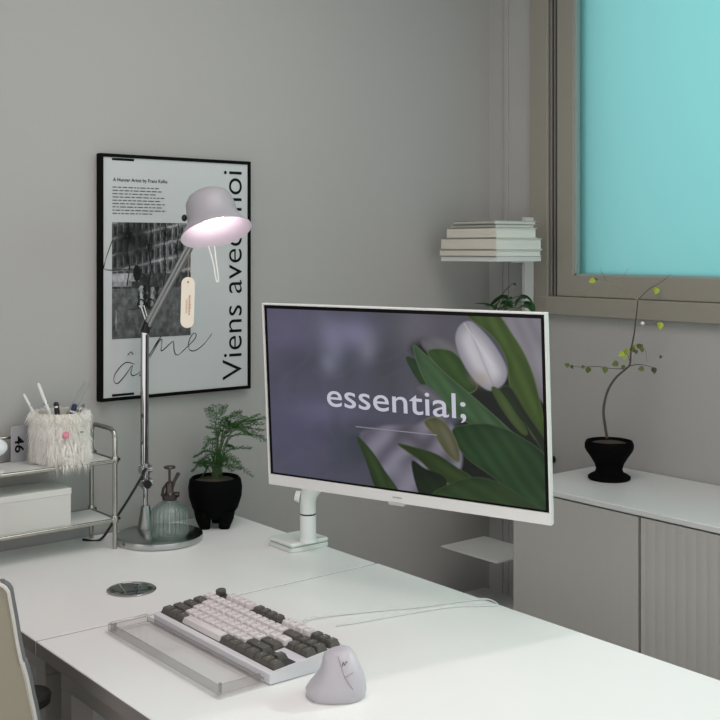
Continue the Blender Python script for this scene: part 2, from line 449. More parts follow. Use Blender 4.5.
picture('street_photograph', np.stack([pc*.97, pc, pc*1.02], -1), M2, .527*iw, .488*ih, vcol_mat('printed_photo'), po)
bm = new()
S = {'a': [[.204, .868], [.145, .858], [.087, .892], [.068, .926], [.091, .943], [.137, .915], [.188, .872], [.179, .902], [.192, .915], [.231, .905], [.262, .876]],
     'hat': [[.157, .828], [.179, .815], [.194, .828]], 'm': [[.235, .92], [.293, .842], [.38, .754]],
     'm2': [[.301, .847], [.365, .779], [.385, .77], [.381, .8], [.386, .818], [.453, .783], [.465, .786], [.47, .824], [.494, .841], [.543, .817]],
     'e': [[.543, .817], [.609, .778], [.622, .755], [.601, .752], [.573, .782], [.573, .818], [.61, .827], [.676, .802], [.735, .757]],
     'loop': [[.063, .338], [.013, .435], [.021, .468], [.174, .466]]}
for k, p in S.items(): stroke(bm, [uv(*q) for q in p], .0011 if k != 'm' else .0016, 12, PMt, .0006+.00005*len(k))
obj('handwriting', bm, ink, po, False)

# ---------------------------------------------------------------- chrome rack
RM, RN0, RN1 = 1.124, 2.258, 2.376
rack = thing('wire_rack', 'two tier chrome tube shelf rack standing on the far desk', 'rack', (0, 0, 0))
RL = .78
tr_m = mat('rack_chrome', 'a9a9a0', .22, 1)
zt, z1, z2 = .992, .926, .796
for x in (RM, RL):
    bm = new()
    rr = .02
    path = [(x, RN0, DZ)] + [(x, RN0, z) for z in (.80, .93, zt-rr)] + [(x, RN0+rr*.3, zt-rr*.3), (x, RN0+rr, zt), (x, RN1-rr, zt), (x, RN1-rr*.3, zt-rr*.3), (x, RN1, zt-rr)] + [(x, RN1, z) for z in (.93, .80, DZ)]
    tube(bm, path, .0052, 12); obj('side_frame', bm, tr_m, rack)
for z in (z1, z2):
    bm = new()
    for n in (RN0, RN1): tube(bm, [(RL, n, z-.003), (RM, n, z-.003)], .0046, 12)
    for x in (RL+.001, RM-.001): tube(bm, [(x, RN0, z), (x, RN1, z)], .0036, 10)
    obj('shelf_rail', bm, tr_m, rack)
    bm = new(); box(bm, RL+.004, RM-.004, RN0+.003, RN1-.003, z-.0035, z+.001, .0008)
    obj('shelf_panel', bm, mat('shelf_panel_grey', 'd3d6d3', .4), rack, False)
for n, z in ((RN0, z1), (RN1, z1), (RN0, z2), (RN1, z2)):
    bm = new(); lathe(bm, [(.0072, -.008), (.0078, -.006), (.0078, .006), (.0072, .008)], (RM, n, z), 20); obj('joint', bm, tr_m, rack)
    bm = new(); lathe(bm, [(.0035, 0), (.0035, .005), (.002, .006)], seg=12, M=Matrix.Translation((RM+.0065, n, z)) @ Matrix.Rotation(R(90), 4, 'Y'))
    obj('set_screw', bm, blackp, rack)
bm = new(); tube(bm, [(RL, RN1, zt-.012), (RM, RN1, zt-.012)], .0035, 10); obj('back_rail', bm, tr_m, rack)

# storage box on the lower shelf
sb = thing('storage_box', 'white lidded storage box on the lower shelf of the chrome rack', 'box', (.80, RN0+.008, z2+.001))
BL = 1.025-.80
bm = new(); box(bm, 0, BL, 0, .096, 0, .066, .0015); obj('box_body', bm, mat('white_board', 'c9c8c3', .55), sb, False)
bm = new(); box(bm, -.001, BL+.001, -.001, .097, .0655, .0795, .0015); obj('lid', bm, mat('white_board_lid', 'cfcfca', .55), sb, False)

# ---------------------------------------------------------------- furry pen cup
cx, cn, cr = 1.021, 2.314, .051
cup = thing('furry_pen_cup', 'cylindrical pen cup covered in long cream fur with a pink nose', 'pen cup', (cx, cn, z1+.001))
CH = .108
bm = new(); lathe(bm, [(cr, 0), (cr, CH), (cr-.004, CH), (cr-.004, .004), (0, .004)], seg=40); obj('cup_body', bm, mat('cream_felt', 'd6d2c6', .95), cup)
furm = mat('cream_fur', 'fbf8f2', .8, vary=.03, scale=8)
bm = new(); rnd = random.Random(5)
for i in range(7500):
    a = rnd.uniform(0, 2*math.pi); z = CH*(rnd.random()**.85)
    L = rnd.uniform(.016, .040); ca, sa = math.cos(a), math.sin(a)
    fl = rnd.uniform(.10, .55) if z > .02 else rnd.uniform(.25, .7)
    if rnd.random() < .18: fl += .45
    p0 = Vector((ca*cr, sa*cr, z)); out = Vector((ca, sa, 0)); side = Vector((-sa, ca, 0))
    sw = rnd.gauss(0, .5)
    up = rnd.uniform(.2, .7) if z > CH*.86 else 0
    d1 = (out*(fl+.25) + side*sw + Vector((0, 0, up-.35))).normalized(); d2 = (out*fl*.6 + side*sw*.7 + Vector((0, 0, -1+up*.9))).normalized()
    p1 = p0 + d1*L*.4; p2 = p1 + d2*L*.6
    lo = .006-z
    if sa < -.55 and z < .05 and rnd.random() < .6:
        p1 = p0+Vector((ca*.3+side.x*sw*.4, -1, -.1)).normalized()*.019; p2 = p1+Vector((side.x*sw*.3, -.25, -1)).normalized()*rnd.uniform(.012, .032)
    elif p2.z < .001: p2 = p2.copy(); p2.z = .001 + rnd.random()*.003
    if p1.z < .001: p1.z = .002
    wd = .00048
    if rnd.random() < .35: s = out*wd
    else: s = side*wd
    v = [bm.verts.new(q) for q in (p0-s, p0+s, p1+s*.8, p1-s*.8, p2)]
    bm.faces.new(v[:4]); bm.faces.new((v[3], v[2], v[4]))
f_ = obj('fur', bm, furm, cup, False, fixn=False); f_['kind'] = 'stuff'
# nose and eye face the camera
def on_cup(px, z, rad):
    r_ = (px-360)/FPX; best = None
    for k in range(720):
        a = 2*math.pi*k/720; P_ = Vector((cx+rad*math.cos(a), cn+rad*math.sin(a)))
        X = P_.x*.7792-P_.y*.6268; Z = P_.x*.6268+P_.y*.7792
        if best is None or abs(X/Z-r_)+.05*Z < best[0]: best = (abs(X/Z-r_)+.05*Z, a)
    a = best[1]; return Vector((rad*math.cos(a), rad*math.sin(a), z))
def ball(bm, c, r, s=(1, 1, 1), seg=16):
    bmesh.ops.create_uvsphere(bm, u_segments=seg, v_segments=max(6, seg//2), radius=r, matrix=Matrix.Translation(c) @ Matrix.Diagonal((*s, 1)))
bm = new(); ball(bm, on_cup(66, .066, cr+.013), .0076); obj('nose', bm, mat('pink_nose', 'd98a9c', .6), cup, label='pink pompom nose')
bm = new(); p = on_cup(82, .069, cr+.013); ball(bm, p, .004, (1, 1, .55)); obj('eye', bm, mat('sage_eye', '8b9c84', .5), cup, label='sage green eye')
# utensils standing in the cup: each is its own thing
def stick(name, label, cat, top, foot, r, m, tip=None, tipm=None, flat=None):
    t = thing(name, label, cat, foot, 0)
    d = (Vector(top)-Vector(foot)); bm = new()
    if flat:
        zx = d.normalized(); rx = Vector((.7792, -.6268, 0)); rx = (rx-zx*rx.dot(zx)).normalized(); q = Matrix((rx, zx.cross(rx), zx)).transposed().to_4x4()
        box(bm, -flat[0]/2, flat[0]/2, -flat[1]/2, flat[1]/2, 0, d.length, .0004, M=q)
    else: tube(bm, [d*0, d*.97, d], [r, r, r*.55], 12)
    obj('shaft', bm, m, t)
    if tip:
        bm = new(); tube(bm, [d*tip[0], d*tip[1]], r*1.18, 12); obj('clip_band', bm, tipm, t)
    return t
fz = z1+.006
def cupf(a, b): return (cx+a, cn+b, fz)
stick('white_pen', 'slim white pen leaning left at the back of the furry cup', 'pen', pix(23.5, 394, 2.46), cupf(.004, .02), .0031, mat('pen_white', 'd8d8d6', .35), (.8, .82), chrome)
stick('white_pen', 'longest white pen leaning left in the furry cup', 'pen', pix(38, 383, 2.44), cupf(.012, -.01), .0036, mat('pen_white', 'd8d8d6', .35), (.72, .745), chrome)
stick('black_pen', 'short black pen with a bent clip in the middle of the furry cup', 'pen', pix(56, 402, 2.46), cupf(.01, .012), .0058, blackp, (.9, .93), chrome)
stick('navy_pen', 'short navy marker on the right side of the furry cup', 'pen', pix(75, 404, 2.45), cupf(.0, .0), .0058, mat('navy', '25294a', .4), (.85, .88), whitep)
stick('clear_ruler', 'grey translucent ruler leaning right in the furry cup', 'ruler', pix(87, 382, 2.47), cupf(-.026, .018), .003, mat('clear_grey_plastic', '8d918f', .25), flat=(.0150, .0025))
# scissors with chrome loop handle
sx = thing('scissors', 'small steel scissors with loop handles at the right of the furry cup', 'scissors', cupf(.012, -.02))
top = pix(83, 404, 2.43)-Vector(cupf(.012, -.02)); bm = new()
q = top.to_track_quat('Z', 'Y').to_matrix().to_4x4()
box(bm, -.003, .003, -.001, .001, 0, top.length*.8, .0003, M=q); obj('blade', bm, steel, sx)
for s in (-1, 1):
    bm = new(); pts = [q @ Vector((s*.0065+.0065*math.cos(a), s*.001, top.length*.9+.011*math.sin(a))) for a in np.linspace(0, 2*math.pi, 21)]
    tube(bm, pts, .0013, 8); obj('handle', bm, chrome, sx)

# card reading 46, lying against the cup, on the shelf
ca = thing('number_card', 'translucent grey card printed with a sideways 46 beside the furry cup', 'card', (.930, 2.362, z1+.001))
bm = new(); box(bm, 0, .050, 0, .0025, .0, .078, .0006)
obj('card', bm, mat('grey_acetate', '9a9a9e', .25), ca, False)
Mc = Matrix(((1, 0, 0, .009), (0, 0, -1, -.0003), (0, 1, 0, .056), (0, 0, 0, 1))) @ Matrix.Rotation(R(-90), 4, 'Z')
text('number', '46', ink, ca, width=.036, height=.021, M=Mc, bold=.02, label='black sideways number 46')
# white rounded device at the left frame edge
wd = thing('desk_speaker', 'small white dome shaped device at the left end of the upper rack shelf', 'device', (.850, RN0+.02, z1+.001))
wd.scale = (1.25, 1.25, 1.0)
bm = new(); lathe(bm, [(.024, 0), (.025, .003), (.012, .006), (.007, .012), (.007, .034)], seg=32); obj('stand', bm, whitep, wd)
bm = new(); ball(bm, Vector((0, 0, .053)), .030, (1, 1, .72), 32); obj('dome', bm, mat('gloss_white', 'e3e6e8', .15), wd)

# ---------------------------------------------------------------- desk lamp
LX, LN = 1.236, 2.262
la = thing('desk_lamp', 'tall chrome articulated desk lamp with a white shade and a round mirror base', 'lamp', (LX, LN, DZ))
base = Vector((LX, LN, DZ))
bm = new(); lathe(bm, [(.094, 0), (.0975, .002), (.0985, .008), (.0975, .0145), (.094, .016), (0, .016)], seg=72); obj('base', bm, mat('base_chrome', 'b9bcbb', .24, 1), la)
pp = pix(145.5, 528, 2.585)-base; pp.z = .016
bm = new(); lathe(bm, [(.0185, 0), (.0185, .004), (.017, .010), (.0105, .048), (.0085, .052), (0, .053)], tuple(pp), 32); obj('socket', bm, mat('brushed_steel', '9b9d9c', .34, 1), la)
pj = pix(147.0, 326, 2.585)-base; pt = pp + Vector((-.7792, .6268, 0))*.003; pj2 = pj+Vector((-.7792, .6268, 0))*.005           # elbow
bm = new(); tube(bm, [pt+Vector((0, 0, .145)), pt+Vector((0, 0, .148)), pj2+Vector((0, 0, -.014)), pj2+Vector((0, 0, -.010))], [.007, .0098, .0098, .006], 20); obj('lower_arm', bm, chrome, la)
bm = new(); tube(bm, [pp+Vector((0, 0, .05)), pp+Vector((0, 0, .15))], .0058, 14); obj('stem', bm, chrome, la)
bm = new(); dv = Vector((.7792, -.6268, 0))*.006-Vector((.6268, .7792, 0))*.0095
tube(bm, [pt+Vector((0, 0, .15))+dv, pj2+Vector((0, 0, -.02))+dv], .0020, 8); obj('tension_rod', bm, blackp, la)
for z in (.105, .135):
    bm = new(); tube(bm, [pp+Vector((-.014, 0, z)), pp+Vector((.014, 0, z))], .0095, 18); tube(bm, [pp+Vector((0, 0, z-.014)), pp+Vector((0, 0, z+.014))], .0095, 18); obj('collar', bm, chrome, la)
bm = new(); tube(bm, [pp+Vector((-.004, -.012, .105)), pp+Vector((-.008, -.026, .105))], [.0085, .0095], 18); obj('knob', bm, blackp, la)
# shade frame
sh = pix(216.5, 233, 2.44)-base
axis = (Vector((0, 0, 1))*math.cos(R(21)) + Vector((.6268, .7792, 0))*math.sin(R(21))).normalized()     # opening tips to the camera
axis = (axis*math.cos(R(15)) - Vector((.7792, -.6268, 0))*math.sin(R(15))).normalized()
SM = Matrix.Translation(sh) @ axis.to_track_quat('Z', 'Y').to_matrix().to_4x4()
neck = pix(192, 242, 2.535)-base
bm = new()
off = Vector((.7792, -.6268, 0))*.0045
for s in (-1, 1): tube(bm, [pj+off*s, neck+off*s], .0052, 12)
obj('upper_arm', bm, mat('arm_metal', '9c9e9d', .3, .9), la)
bm = new(); box(bm, -.009, .009, -.007, .007, -.018, .018, .003, M=Matrix.Translation(pj) @ Matrix.Rotation(R(20), 4, 'Y')); obj('elbow', bm, blackp, la)
bm = new()
tube(bm, [pj+Vector((0, 0, .004)), pj+Vector((-.011, .008, .045))], .0024, 8); tube(bm, [pj+Vector((.004, -.003, .004)), pj+Vector((-.006, .004, .048))], .0018, 8); obj('counter_rod', bm, steel, la)
bm = new(); tube(bm, [neck, neck+Vector((0, 0, .012)), SM @ Vector((0, 0, .06)) + Vector((.6268, .7792, 0))*.052], .006, 14); obj('swivel', bm, blackp, la)
bm = new(); ball(bm, pix(184.3, 218, 2.45)-base, .006, (1, 1, 1.3)); obj('knob', bm, blackp, la)
bm = new()
prof = [(.0785, 0), (.0775, .004), (.070, .014), (.060, .028), (.0555, .042), (.0545, .060), (.052, .078), (.045, .090), (.033, .0975), (.016, .101), (0, .1015),
        ]
inner = [(0, .0985), (.016, .098), (.032, .0945), (.043, .088), (.0495, .077), (.052, .060), (.053, .043), (.0575, .029), (.0675, .0145), (.0755, .0045), (.0785, 0)]
rings = []
for r_, z_ in prof+inner:
    rings.append([(max(r_, 1e-5)*math.cos(2*math.pi*k/56), max(r_, 1e-5)*math.sin(2*math.pi*k/56), z_) for k in range(56)])
prism(bm, rings, SM, cap=False); obj('lamp_shade', bm, mat('shade_enamel', 'a19fa4', .4), la)
bulbm = mat('bulb_glow', 'ffffff', .5, emit='ffe3ea', es=15)
bm = new(); ball(bm, Vector((0, 0, 0)), .024, (1, 1, 1.15), 24); bmesh.ops.transform(bm, matrix=SM @ Matrix.Translation((0, 0, .038)), verts=bm.verts); obj('bulb', bm, bulbm, la)
bm = new(); tube(bm, [SM @ Vector((0, 0, .06)), SM @ Vector((0, 0, .098))], .013, 20); obj('bulb_socket', bm, whitep, la)
# loop handle under the shade
bm = new(); q1, q2, q3 = pix(208.5, 246, 2.40)-base, pix(214.5, 246, 2.40)-base, pix(218.2, 281, 2.40)-base
tube(bm, smooth_path([q1, q1.lerp(q3, .5)+Vector((0, 0, 0)), q3+Vector((-.0035, .003, .002)), q3+Vector((-.001, 0, -.001)), q3+Vector((.0008, 0, .004)), q2.lerp(q3, .45), q2], 5), .0016, 8); obj('loop_handle', bm, whitep, la)
tube_c = pp+Vector((-.004, -.012, .14))
bm = new(); e_ = on_n(114, 521, 2.33)-base
tube(bm, smooth_path([tube_c, tube_c.lerp(e_, .5)+Vector((0, -.004, .0)), e_, e_+Vector((-.03, .01, -.04)), Vector((e_.x-.06, e_.y+.035, .003))], 6), .0030, 8); obj('cord', bm, blackp, la, label='black cord sagging from the lamp stem')
ls = lamp('lamp_bulb_light', 'SPOT', base+(SM @ Vector((0, 0, .030))), base+(SM @ Vector((0, 0, -1))), 11.0, (1.0, .80, .84), spot_size=R(120), spot_blend=.8, shadow_soft_size=.02)

# hang tag
tg = thing('hang_tag', 'cream oval paper tag hanging from the lamp arm below the shade', 'tag', pix(187, 328, 2.42))
B0 = pix(187, 328, 2.42); sp = .0145; LT = (328-277)/FPX*2.42
MT = Matrix.Translation((0, 0, 0)) @ Matrix.Rotation(-math.atan2(.6268, .7792), 4, 'Z') @ Matrix.Rotation(R(1.5), 4, 'Y')
bm = new(); ring = []
for k in range(13): a = R(180+180*k/12); ring.append((sp*math.cos(a), LT*0+sp+sp*math.sin(a)))
for k in range(13): a = R(180*k/12); ring.append((sp*math.cos(a), LT-sp+sp*math.sin(a)))
prism(bm, [[(x, -.0008, z) for x, z in ring], [(x, .0008, z) for x, z in ring]], MT); obj('card', bm, mat('cream_card', 'e6ddcd', .6), tg, False)
bm = new(); hm = MT @ Matrix.Translation((0, -.0012, LT-.011)) @ Matrix.Rotation(R(90), 4, 'X'); lathe(bm, [(.0021, 0), (.0021, .0006), (0, .0006)], seg=14, M=hm); obj('eyelet', bm, mat('brown_ink', '8a7660', .6), tg)
bm = new()
for k, (x, z0, z1_, wv) in enumerate(((.004, .028, .068, .0016), (-.001, .032, .062, .0005), (-.003, .032, .06, .0005), (.007, .042, .052, .0004))):
    z = z0
    while z < z1_:
        hh = random.uniform(.0015, .004); box(bm, x-wv, x+wv, -.0012, -.0006, z, z+hh, M=MT); z += hh+.0008
obj('printing', bm, mat('tan_ink', 'b98f6c', .6), tg, False)
bm = new(); tp_ = pix(188, 252, 2.43)-B0; tube(bm, smooth_path([MT @ Vector((0, 0, LT-.010)), (MT @ Vector((0, 0, LT))).lerp(tp_, .5), tp_], 5), .0006, 6); obj('string', bm, mat('tan_string', 'a5957a', .8), tg)

# ---------------------------------------------------------------- glass sprayer
sp_ = thing('glass_sprayer', 'small ribbed glass spray bottle with a dark pump standing on the lamp base', 'spray bottle', (1.234, 2.212, DZ+.0163))
sp_.scale = (1.07, 1.07, .98)
glass = clear_mat('clear_ribbed_glass', 'fbfefd', 'b9cdc8', .05, milk=.07, mc_=(.9, .96, .94, 1))
fl = lambda a, z: .055*math.cos(24*a) if .012 < z < .062 else 0
bm = new()
outer = [(.030, 0), (.0365, .003), (.038, .008), (.0378, .013), (.0378, .03), (.0375, .05), (.037, .061), (.033, .070), (.024, .078), (.014, .083), (.0125, .088), (.0125, .094)]
inn = [(.0105, .094), (.0105, .084), (.021, .075), (.031, .067), (.0345, .058), (.035, .02), (.034, .010), (.028, .006), (0, .006)]
rings = []
for i, (r_, z_) in enumerate(outer+inn):
    o_ = i < len(outer)
    rings.append([(max(r_, 1e-5)*(1+(fl(2*math.pi*k/168, z_) if o_ else 0))*math.cos(2*math.pi*k/168), max(r_, 1e-5)*(1+(fl(2*math.pi*k/168, z_) if o_ else 0))*math.sin(2*math.pi*k/168), z_) for k in range(168)])
prism(bm, rings); obj('bottle', bm, glass, sp_)
bronze = mat('dark_bronze', '4a4340', .3, .8)
bm = new(); lathe(bm, [(.0145, .086), (.0155, .088), (.0155, .097), (.011, .100), (.0085, .104), (.008, .125), (.005, .128), (.0, .128)], seg=28); obj('collar', bm, bronze, sp_)
bm = new(); tube(bm, [(0, 0, .126), (0, 0, .158)], .0024, 12); lathe(bm, [(.004, .155), (.0115, .1575), (.0125, .160), (.011, .1625), (0, .1635)], seg=28); obj('plunger', bm, bronze, sp_)
bm = new(); rt = Vector((.7792, -.6268, 0)); tube(bm, [rt*.004+Vector((0, 0, .110)), rt*.010+Vector((0, 0, .128)), rt*.019+Vector((0, 0, .147))], [.0045, .0035, .0045], 12); obj('nozzle', bm, bronze, sp_)
bm = new(); tube(bm, [-rt*.016+Vector((0, 0, .094)), -rt*.013+Vector((0, 0, .112)), -rt*.006+Vector((0, 0, .122))], .003, 8); tube(bm, [rt*.010+Vector((0, 0, .098)), rt*.020+Vector((0, 0, .098))], .006, 12); obj('lever', bm, bronze, sp_)
bm = new(); tube(bm, [(0, 0, .01), (.0, 0, .09)], .0016, 8); obj('dip_tube', bm, mat('tube_grey', '9aa8a4', .3), sp_)

# ---------------------------------------------------------------- black tripod pot and fern
fp = thing('potted_fern', 'feathery green asparagus fern in a black tripod pot on the far desk', 'potted plant', (1.402, 2.293, DZ))
blackc = mat('matte_black_ceramic', '060607', .8, spec=.08, bump=.1, scale=200)
bm = new(); lathe(bm, [(.020, .020), (.040, .026), (.054, .045), (.0625, .072), (.064, .094), (.061, .112), (.056, .1175), (.053, .1165), (.053, .108), (0, .106)], seg=56); obj('pot', bm, blackc, fp)
for a in (200, 290, 60):
    bm = new(); a_ = R(a-10); d = Vector((math.cos(a_), math.sin(a_), 0))
    tube(bm, [d*.038+Vector((0, 0, .045)), d*.037+Vector((0, 0, .025)), d*.033+Vector((0, 0, .008)), d*.032], [.022, .0185, .014, .0125], 20); obj('pot_foot', bm, blackc, fp)
bm = new(); lathe(bm, [(.0525, .108), (.040, .1125), (.015, .1145), (0, .1145)], seg=36); obj('soil', bm, soil, fp)
green1 = mat('fern_green', '2d5e24', .6, vary=.3, scale=30); stemg = mat('stem_green', '46603a', .6)
F0 = Vector((1.402, 2.293, DZ))
bl = new(); bs = new(); rnd = random.Random(11)
def needles(bm, p, d, L, rnd, wd=.0007):
    for k in range(5):
        q = (d + Vector((rnd.uniform(-1, 1), rnd.uniform(-1, 1), rnd.uniform(-.5, .6)))*.9).normalized()
        s = q.cross(Vector((rnd.uniform(-1, 1), rnd.uniform(-1, 1), 1))).normalized()*wd
        l = L*rnd.uniform(.6, 1.1)
        bm.faces.new([bm.verts.new(x) for x in (p, p+q*l*.5+s, p+q*l, p+q*l*.5-s)])
def frond(start, ctrl, end, n=14, wid=.03, L=.0062):
    P_ = smooth_path([start, ctrl, end], 18); tube(bs, P_, [.0011*(1-.6*i/len(P_)) for i in range(len(P_))], 6)
    n0 = int(len(P_)*.42)
    for i in range(n0, len(P_), 2):
        t = (P_[min(i+1, len(P_)-1)]-P_[i-1]).normalized(); side = t.cross(Vector((0, 0, 1))).normalized()
        f = (i-n0)/(len(P_)-n0); wl = wid*math.sin(math.pi*(.12+.83*f))
        for s in (-1, 1):
            tip = P_[i] + (side*s + t*.55 + Vector((0, 0, rnd.uniform(-.15, .12)))).normalized()*wl
            m_ = max(2, int(wl/.0042))
            for k in range(1, m_+1): needles(bl, P_[i].lerp(tip, k/m_), (tip-P_[i]).normalized(), L, rnd)
        needles(bl, P_[i], t, L, rnd)
ori = Vector((.004, 0, .106))
def pf(x, y, dz=0): return pix(x, y, 2.666+dz)-F0
for s_, c_, e_, wv in (((214, 478), (222, 430), (262, 424), .030), ((214, 478), (218, 426), (224, 407), .020), ((213, 478), (230, 438), (262, 436), .022), ((213, 478), (232, 430), (264, 418), .024), ((215, 478), (220, 428), (250, 427), .026), ((214, 478), (212, 440), (204, 448), .016), ((216, 478), (214, 462), (202, 476), .016), ((216, 478), (220, 458), (232, 470), .018), ((214, 478), (226, 432), (263, 430), .028), ((216, 478), (228, 428), (256, 421), .030), ((212, 478), (220, 424), (246, 417), .024), ((212, 478), (216, 426), (216, 406), .018), ((216, 478), (226, 428), (250, 434), .030), ((213, 478), (224, 425), (240, 412), .028),
                       ((212, 478), (216, 428), (208, 409), .020), ((218, 478), (232, 432), (266, 440), .028), ((212, 478), (218, 436), (207, 427), .012),
                       ((216, 478), (228, 432), (258, 415), .028), ((215, 478), (224, 426), (232, 425), .024),
                       ((214, 478), (208, 458), (193, 470), .020), ((214, 478), (212, 466), (206, 462), .018), ((215, 478), (218, 464), (226, 460), .020), ((215, 478), (214, 462), (214, 452), .020), ((216, 478), (222, 466), (240, 468), .020), ((213, 478), (206, 466), (198, 462), .018), ((214, 478), (210, 452), (196, 456), .018), ((216, 478), (216, 452), (212, 440), .016), ((218, 478), (226, 458), (252, 476), .018),
                       ((218, 478), (226, 452), (250, 448), .018), ((216, 478), (222, 456), (238, 462), .022), ((214, 478), (208, 462), (204, 465), .022), ((217, 478), (224, 450), (230, 446), .018), ((215, 478), (214, 455), (221, 458), .024)):
    dz = rnd.uniform(-.035, .035)
    st = ori+Vector((rnd.uniform(-.012, .012), rnd.uniform(-.012, .012), 0))
    frond(st, pf(*c_, dz*.6), pf(*e_, dz), wid=wv)
obj('fronds', bl, green1, fp, False, fixn=False); obj('stems', bs, stemg, fp)

# ---------------------------------------------------------------- monitor
W, H = .614, .366
yaw, tilt = -1.26579968, .0627154815
MC = Vector((1.34977979, 1.57419614, 1.09938539))
u = Vector((math.cos(yaw), math.sin(yaw), 0)); nn = u.cross(Vector((0, 0, 1)))
v3 = Vector((0, 0, 1))*math.cos(tilt)+nn*math.sin(tilt); nf = u.cross(v3)
mo = thing('monitor', 'white framed widescreen monitor showing tulips and the word essential', 'monitor', MC)
MR = Matrix((u, -nf, v3)).transposed().to_4x4()
mo.rotation_euler = MR.to_euler()
# local: x right, y backwards, z up; front at y = 0
mw = mat('monitor_white', 'd9d9d6', .35)
b_, bb = .0055, .021
bm = new()
box(bm, -W/2, W/2, 0, .012, -H/2, -H/2+bb, .0012); box(bm, -W/2, W/2, 0, .012, H/2-b_+.002, H/2, .001)
box(bm, -W/2, -W/2+b_-.002, 0, .012, -H/2+bb, H/2-b_+.002, .0008); box(bm, W/2-b_+.002, W/2, 0, .012, -H/2+bb, H/2-b_+.002, .0008)
obj('bezel', bm, mw, mo, False)
bm = new(); box(bm, -W/2+.002, W/2-.002, .004, .014, -H/2+.006, H/2-.002, .001); obj('panel', bm, mat('panel_black', '060607', .3, spec=.12), mo, False)
bm = new(); rbox(bm, -W/2+.004, W/2-.004, -H/2+.004, H/2-.004, -.022, -.012, .012, M=Matrix.Rotation(R(90), 4, 'X'))
rbox(bm, -.16, .16, -.13, .10, -.042, -.020, .03, M=Matrix.Rotation(R(90), 4, 'X')); obj('back_shell', bm, mw, mo)
bm = new(); box(bm, -.020, .014, -.001, .010, -H/2-.005, -H/2+.002, .0012, M=Matrix.Translation((-.002, 0, 0))); obj('sensor_tab', bm, mat('tab_grey', 'b5b5b3', .4), mo, False)
bm = new(); box(bm, -.012, .008, -.0008, .002, -H/2+.0095, -H/2+.0115); obj('maker_mark', bm, mat('mark_grey', '9c9c9c', .5), mo, False)
SX0, SX1, SZ0, SZ1 = -W/2+.0105, W/2-.0105, -H/2+bb+.004, H/2-.0105
sw, shh = SX1-SX0, SZ1-SZ0
h_, w_ = 300, 533
V, U = np.meshgrid(np.linspace(0, 1, h_), np.linspace(0, 1, w_), indexing='ij')
A = U*1.0; asp = shh/sw
def hx(s): return np.array(lin(s))
def smooth(e0, e1, x):
    t = np.clip((x-e0)/(e1-e0), 0, 1); return t*t*(3-2*t)
def inside(pts, soft=.004):
    """signed coverage of a smoothed closed outline"""
    n = len(pts); P = [Vector((a, b, 0)) for a, b in pts]; out = []
    for i in range(n):
        a, b, c, d = P[i-1], P[i], P[(i+1) % n], P[(i+2) % n]
        for k in range(6):
            t = k/6; q = .5*((2*b)+(c-a)*t+(2*a-5*b+4*c-d)*t*t+(3*b-a-3*c+d)*t**3); out.append((q.x, q.y))
    ins = np.zeros(U.shape, bool); dist = np.full(U.shape, 9.)
    for (x0, y0), (x1, y1) in zip(out, out[1:]+out[:1]):
        if y0 != y1:
            c = ((y0 > V) != (y1 > V)) & (U < (x1-x0)*(V-y0)/(y1-y0)+x0); ins ^= c
        dx, dy = x1-x0, (y1-y0)*asp; L2 = dx*dx+dy*dy+1e-12
        t = np.clip(((U-x0)*dx+(V-y0)*asp*dy)/L2, 0, 1)
        dist = np.minimum(dist, np.hypot(U-x0-t*dx, (V-y0)*asp-t*dy))
    sd = np.where(ins, dist, -dist)
    return smooth(-soft, soft, sd), sd
n1, n2 = vnoise(h_, w_, 5, 4, 21, 4), vnoise(h_, w_, 9, 3, 22, 3)
img = np.ones((h_, w_, 3))*hx('4c4d58')
def blend(mask, col):
    global img
    col = np.asarray(col); m = np.clip(mask, 0, 1)[..., None]; img = img*(1-m)+col*m
def blob(cx, cy, rx, ry, col, k=1, rot=0):
    c, s = math.cos(rot), math.sin(rot); x = (U-cx)*c+(V-cy)*s*asp; y = -(U-cx)*s+(V-cy)*asp*c
    blend(k*np.exp(-(x/rx)**2-(y/ry)**2), hx(col))
blend((n1-.3)*1.1, hx('5c5a6c')); blend(smooth(.5, .85, n2)*.6, hx('3f4250'))
blob(.08, .12, .14, .10, '65607a', .8); blob(.15, .32, .10, .05, '4a4a58', .8); blob(.10, .75, .16, .15, '55536c', .8)
blob(.28, .20, .05, .10, '7a7a90', .9, -.5); blob(.36, .14, .10, .05, '8582a0', .9); blob(.41, .21, .035, .045, '8d8ea0', .8, .5); blob(.25, .31, .035, .035, '7d7f92', .7)
blob(.33, .34, .05, .09, '484b55', .9); blob(.47, .30, .07, .16, '46494f', .9); blob(.58, .2, .05, .14, '55555a', .8); blob(.60, .06, .1, .07, '6a6670', .7)
blob(.25, .60, .16, .045, '676580', .8); blob(.37, .76, .10, .09, '3d414a', .95); blob(.27, .80, .03, .12, '464a58', .8); blob(.68, .1, .06, .1, '57535c', .8)
wv_ = np.sin((U*2.2+V*1.1+n1*1.4)*14)*.5+.5
blend(smooth(.6, 1, wv_)*.05*(U < .6), hx('74728a'))
streak = lambda ang, fr, seed: .5+.5*np.sin((U*math.cos(ang)+V*asp*math.sin(ang))*fr + 2.5*vnoise(h_, w_, 6, 6, seed))
def leaf(pts, c0, c1, ang=.9, k=.5, edge=None, axis=None, seed=30, soft=.003):
    m, sd = inside(pts, soft); s = streak(ang+math.pi/2, 150, seed)
    g = vnoise(h_, w_, 4, 4, seed+1, 3)
    col = hx(c0)*(1-g[..., None])+hx(c1)*g[..., None]
    col = col*(1+.28*(s[..., None]-.5)*k*2)*(.72+.28*smooth(0, .03, sd))[..., None]
    blend(m, col*.68)
    if edge: blend(m*(1-smooth(.001, .0045, sd))*.3, hx(edge))
dark = '12180f'
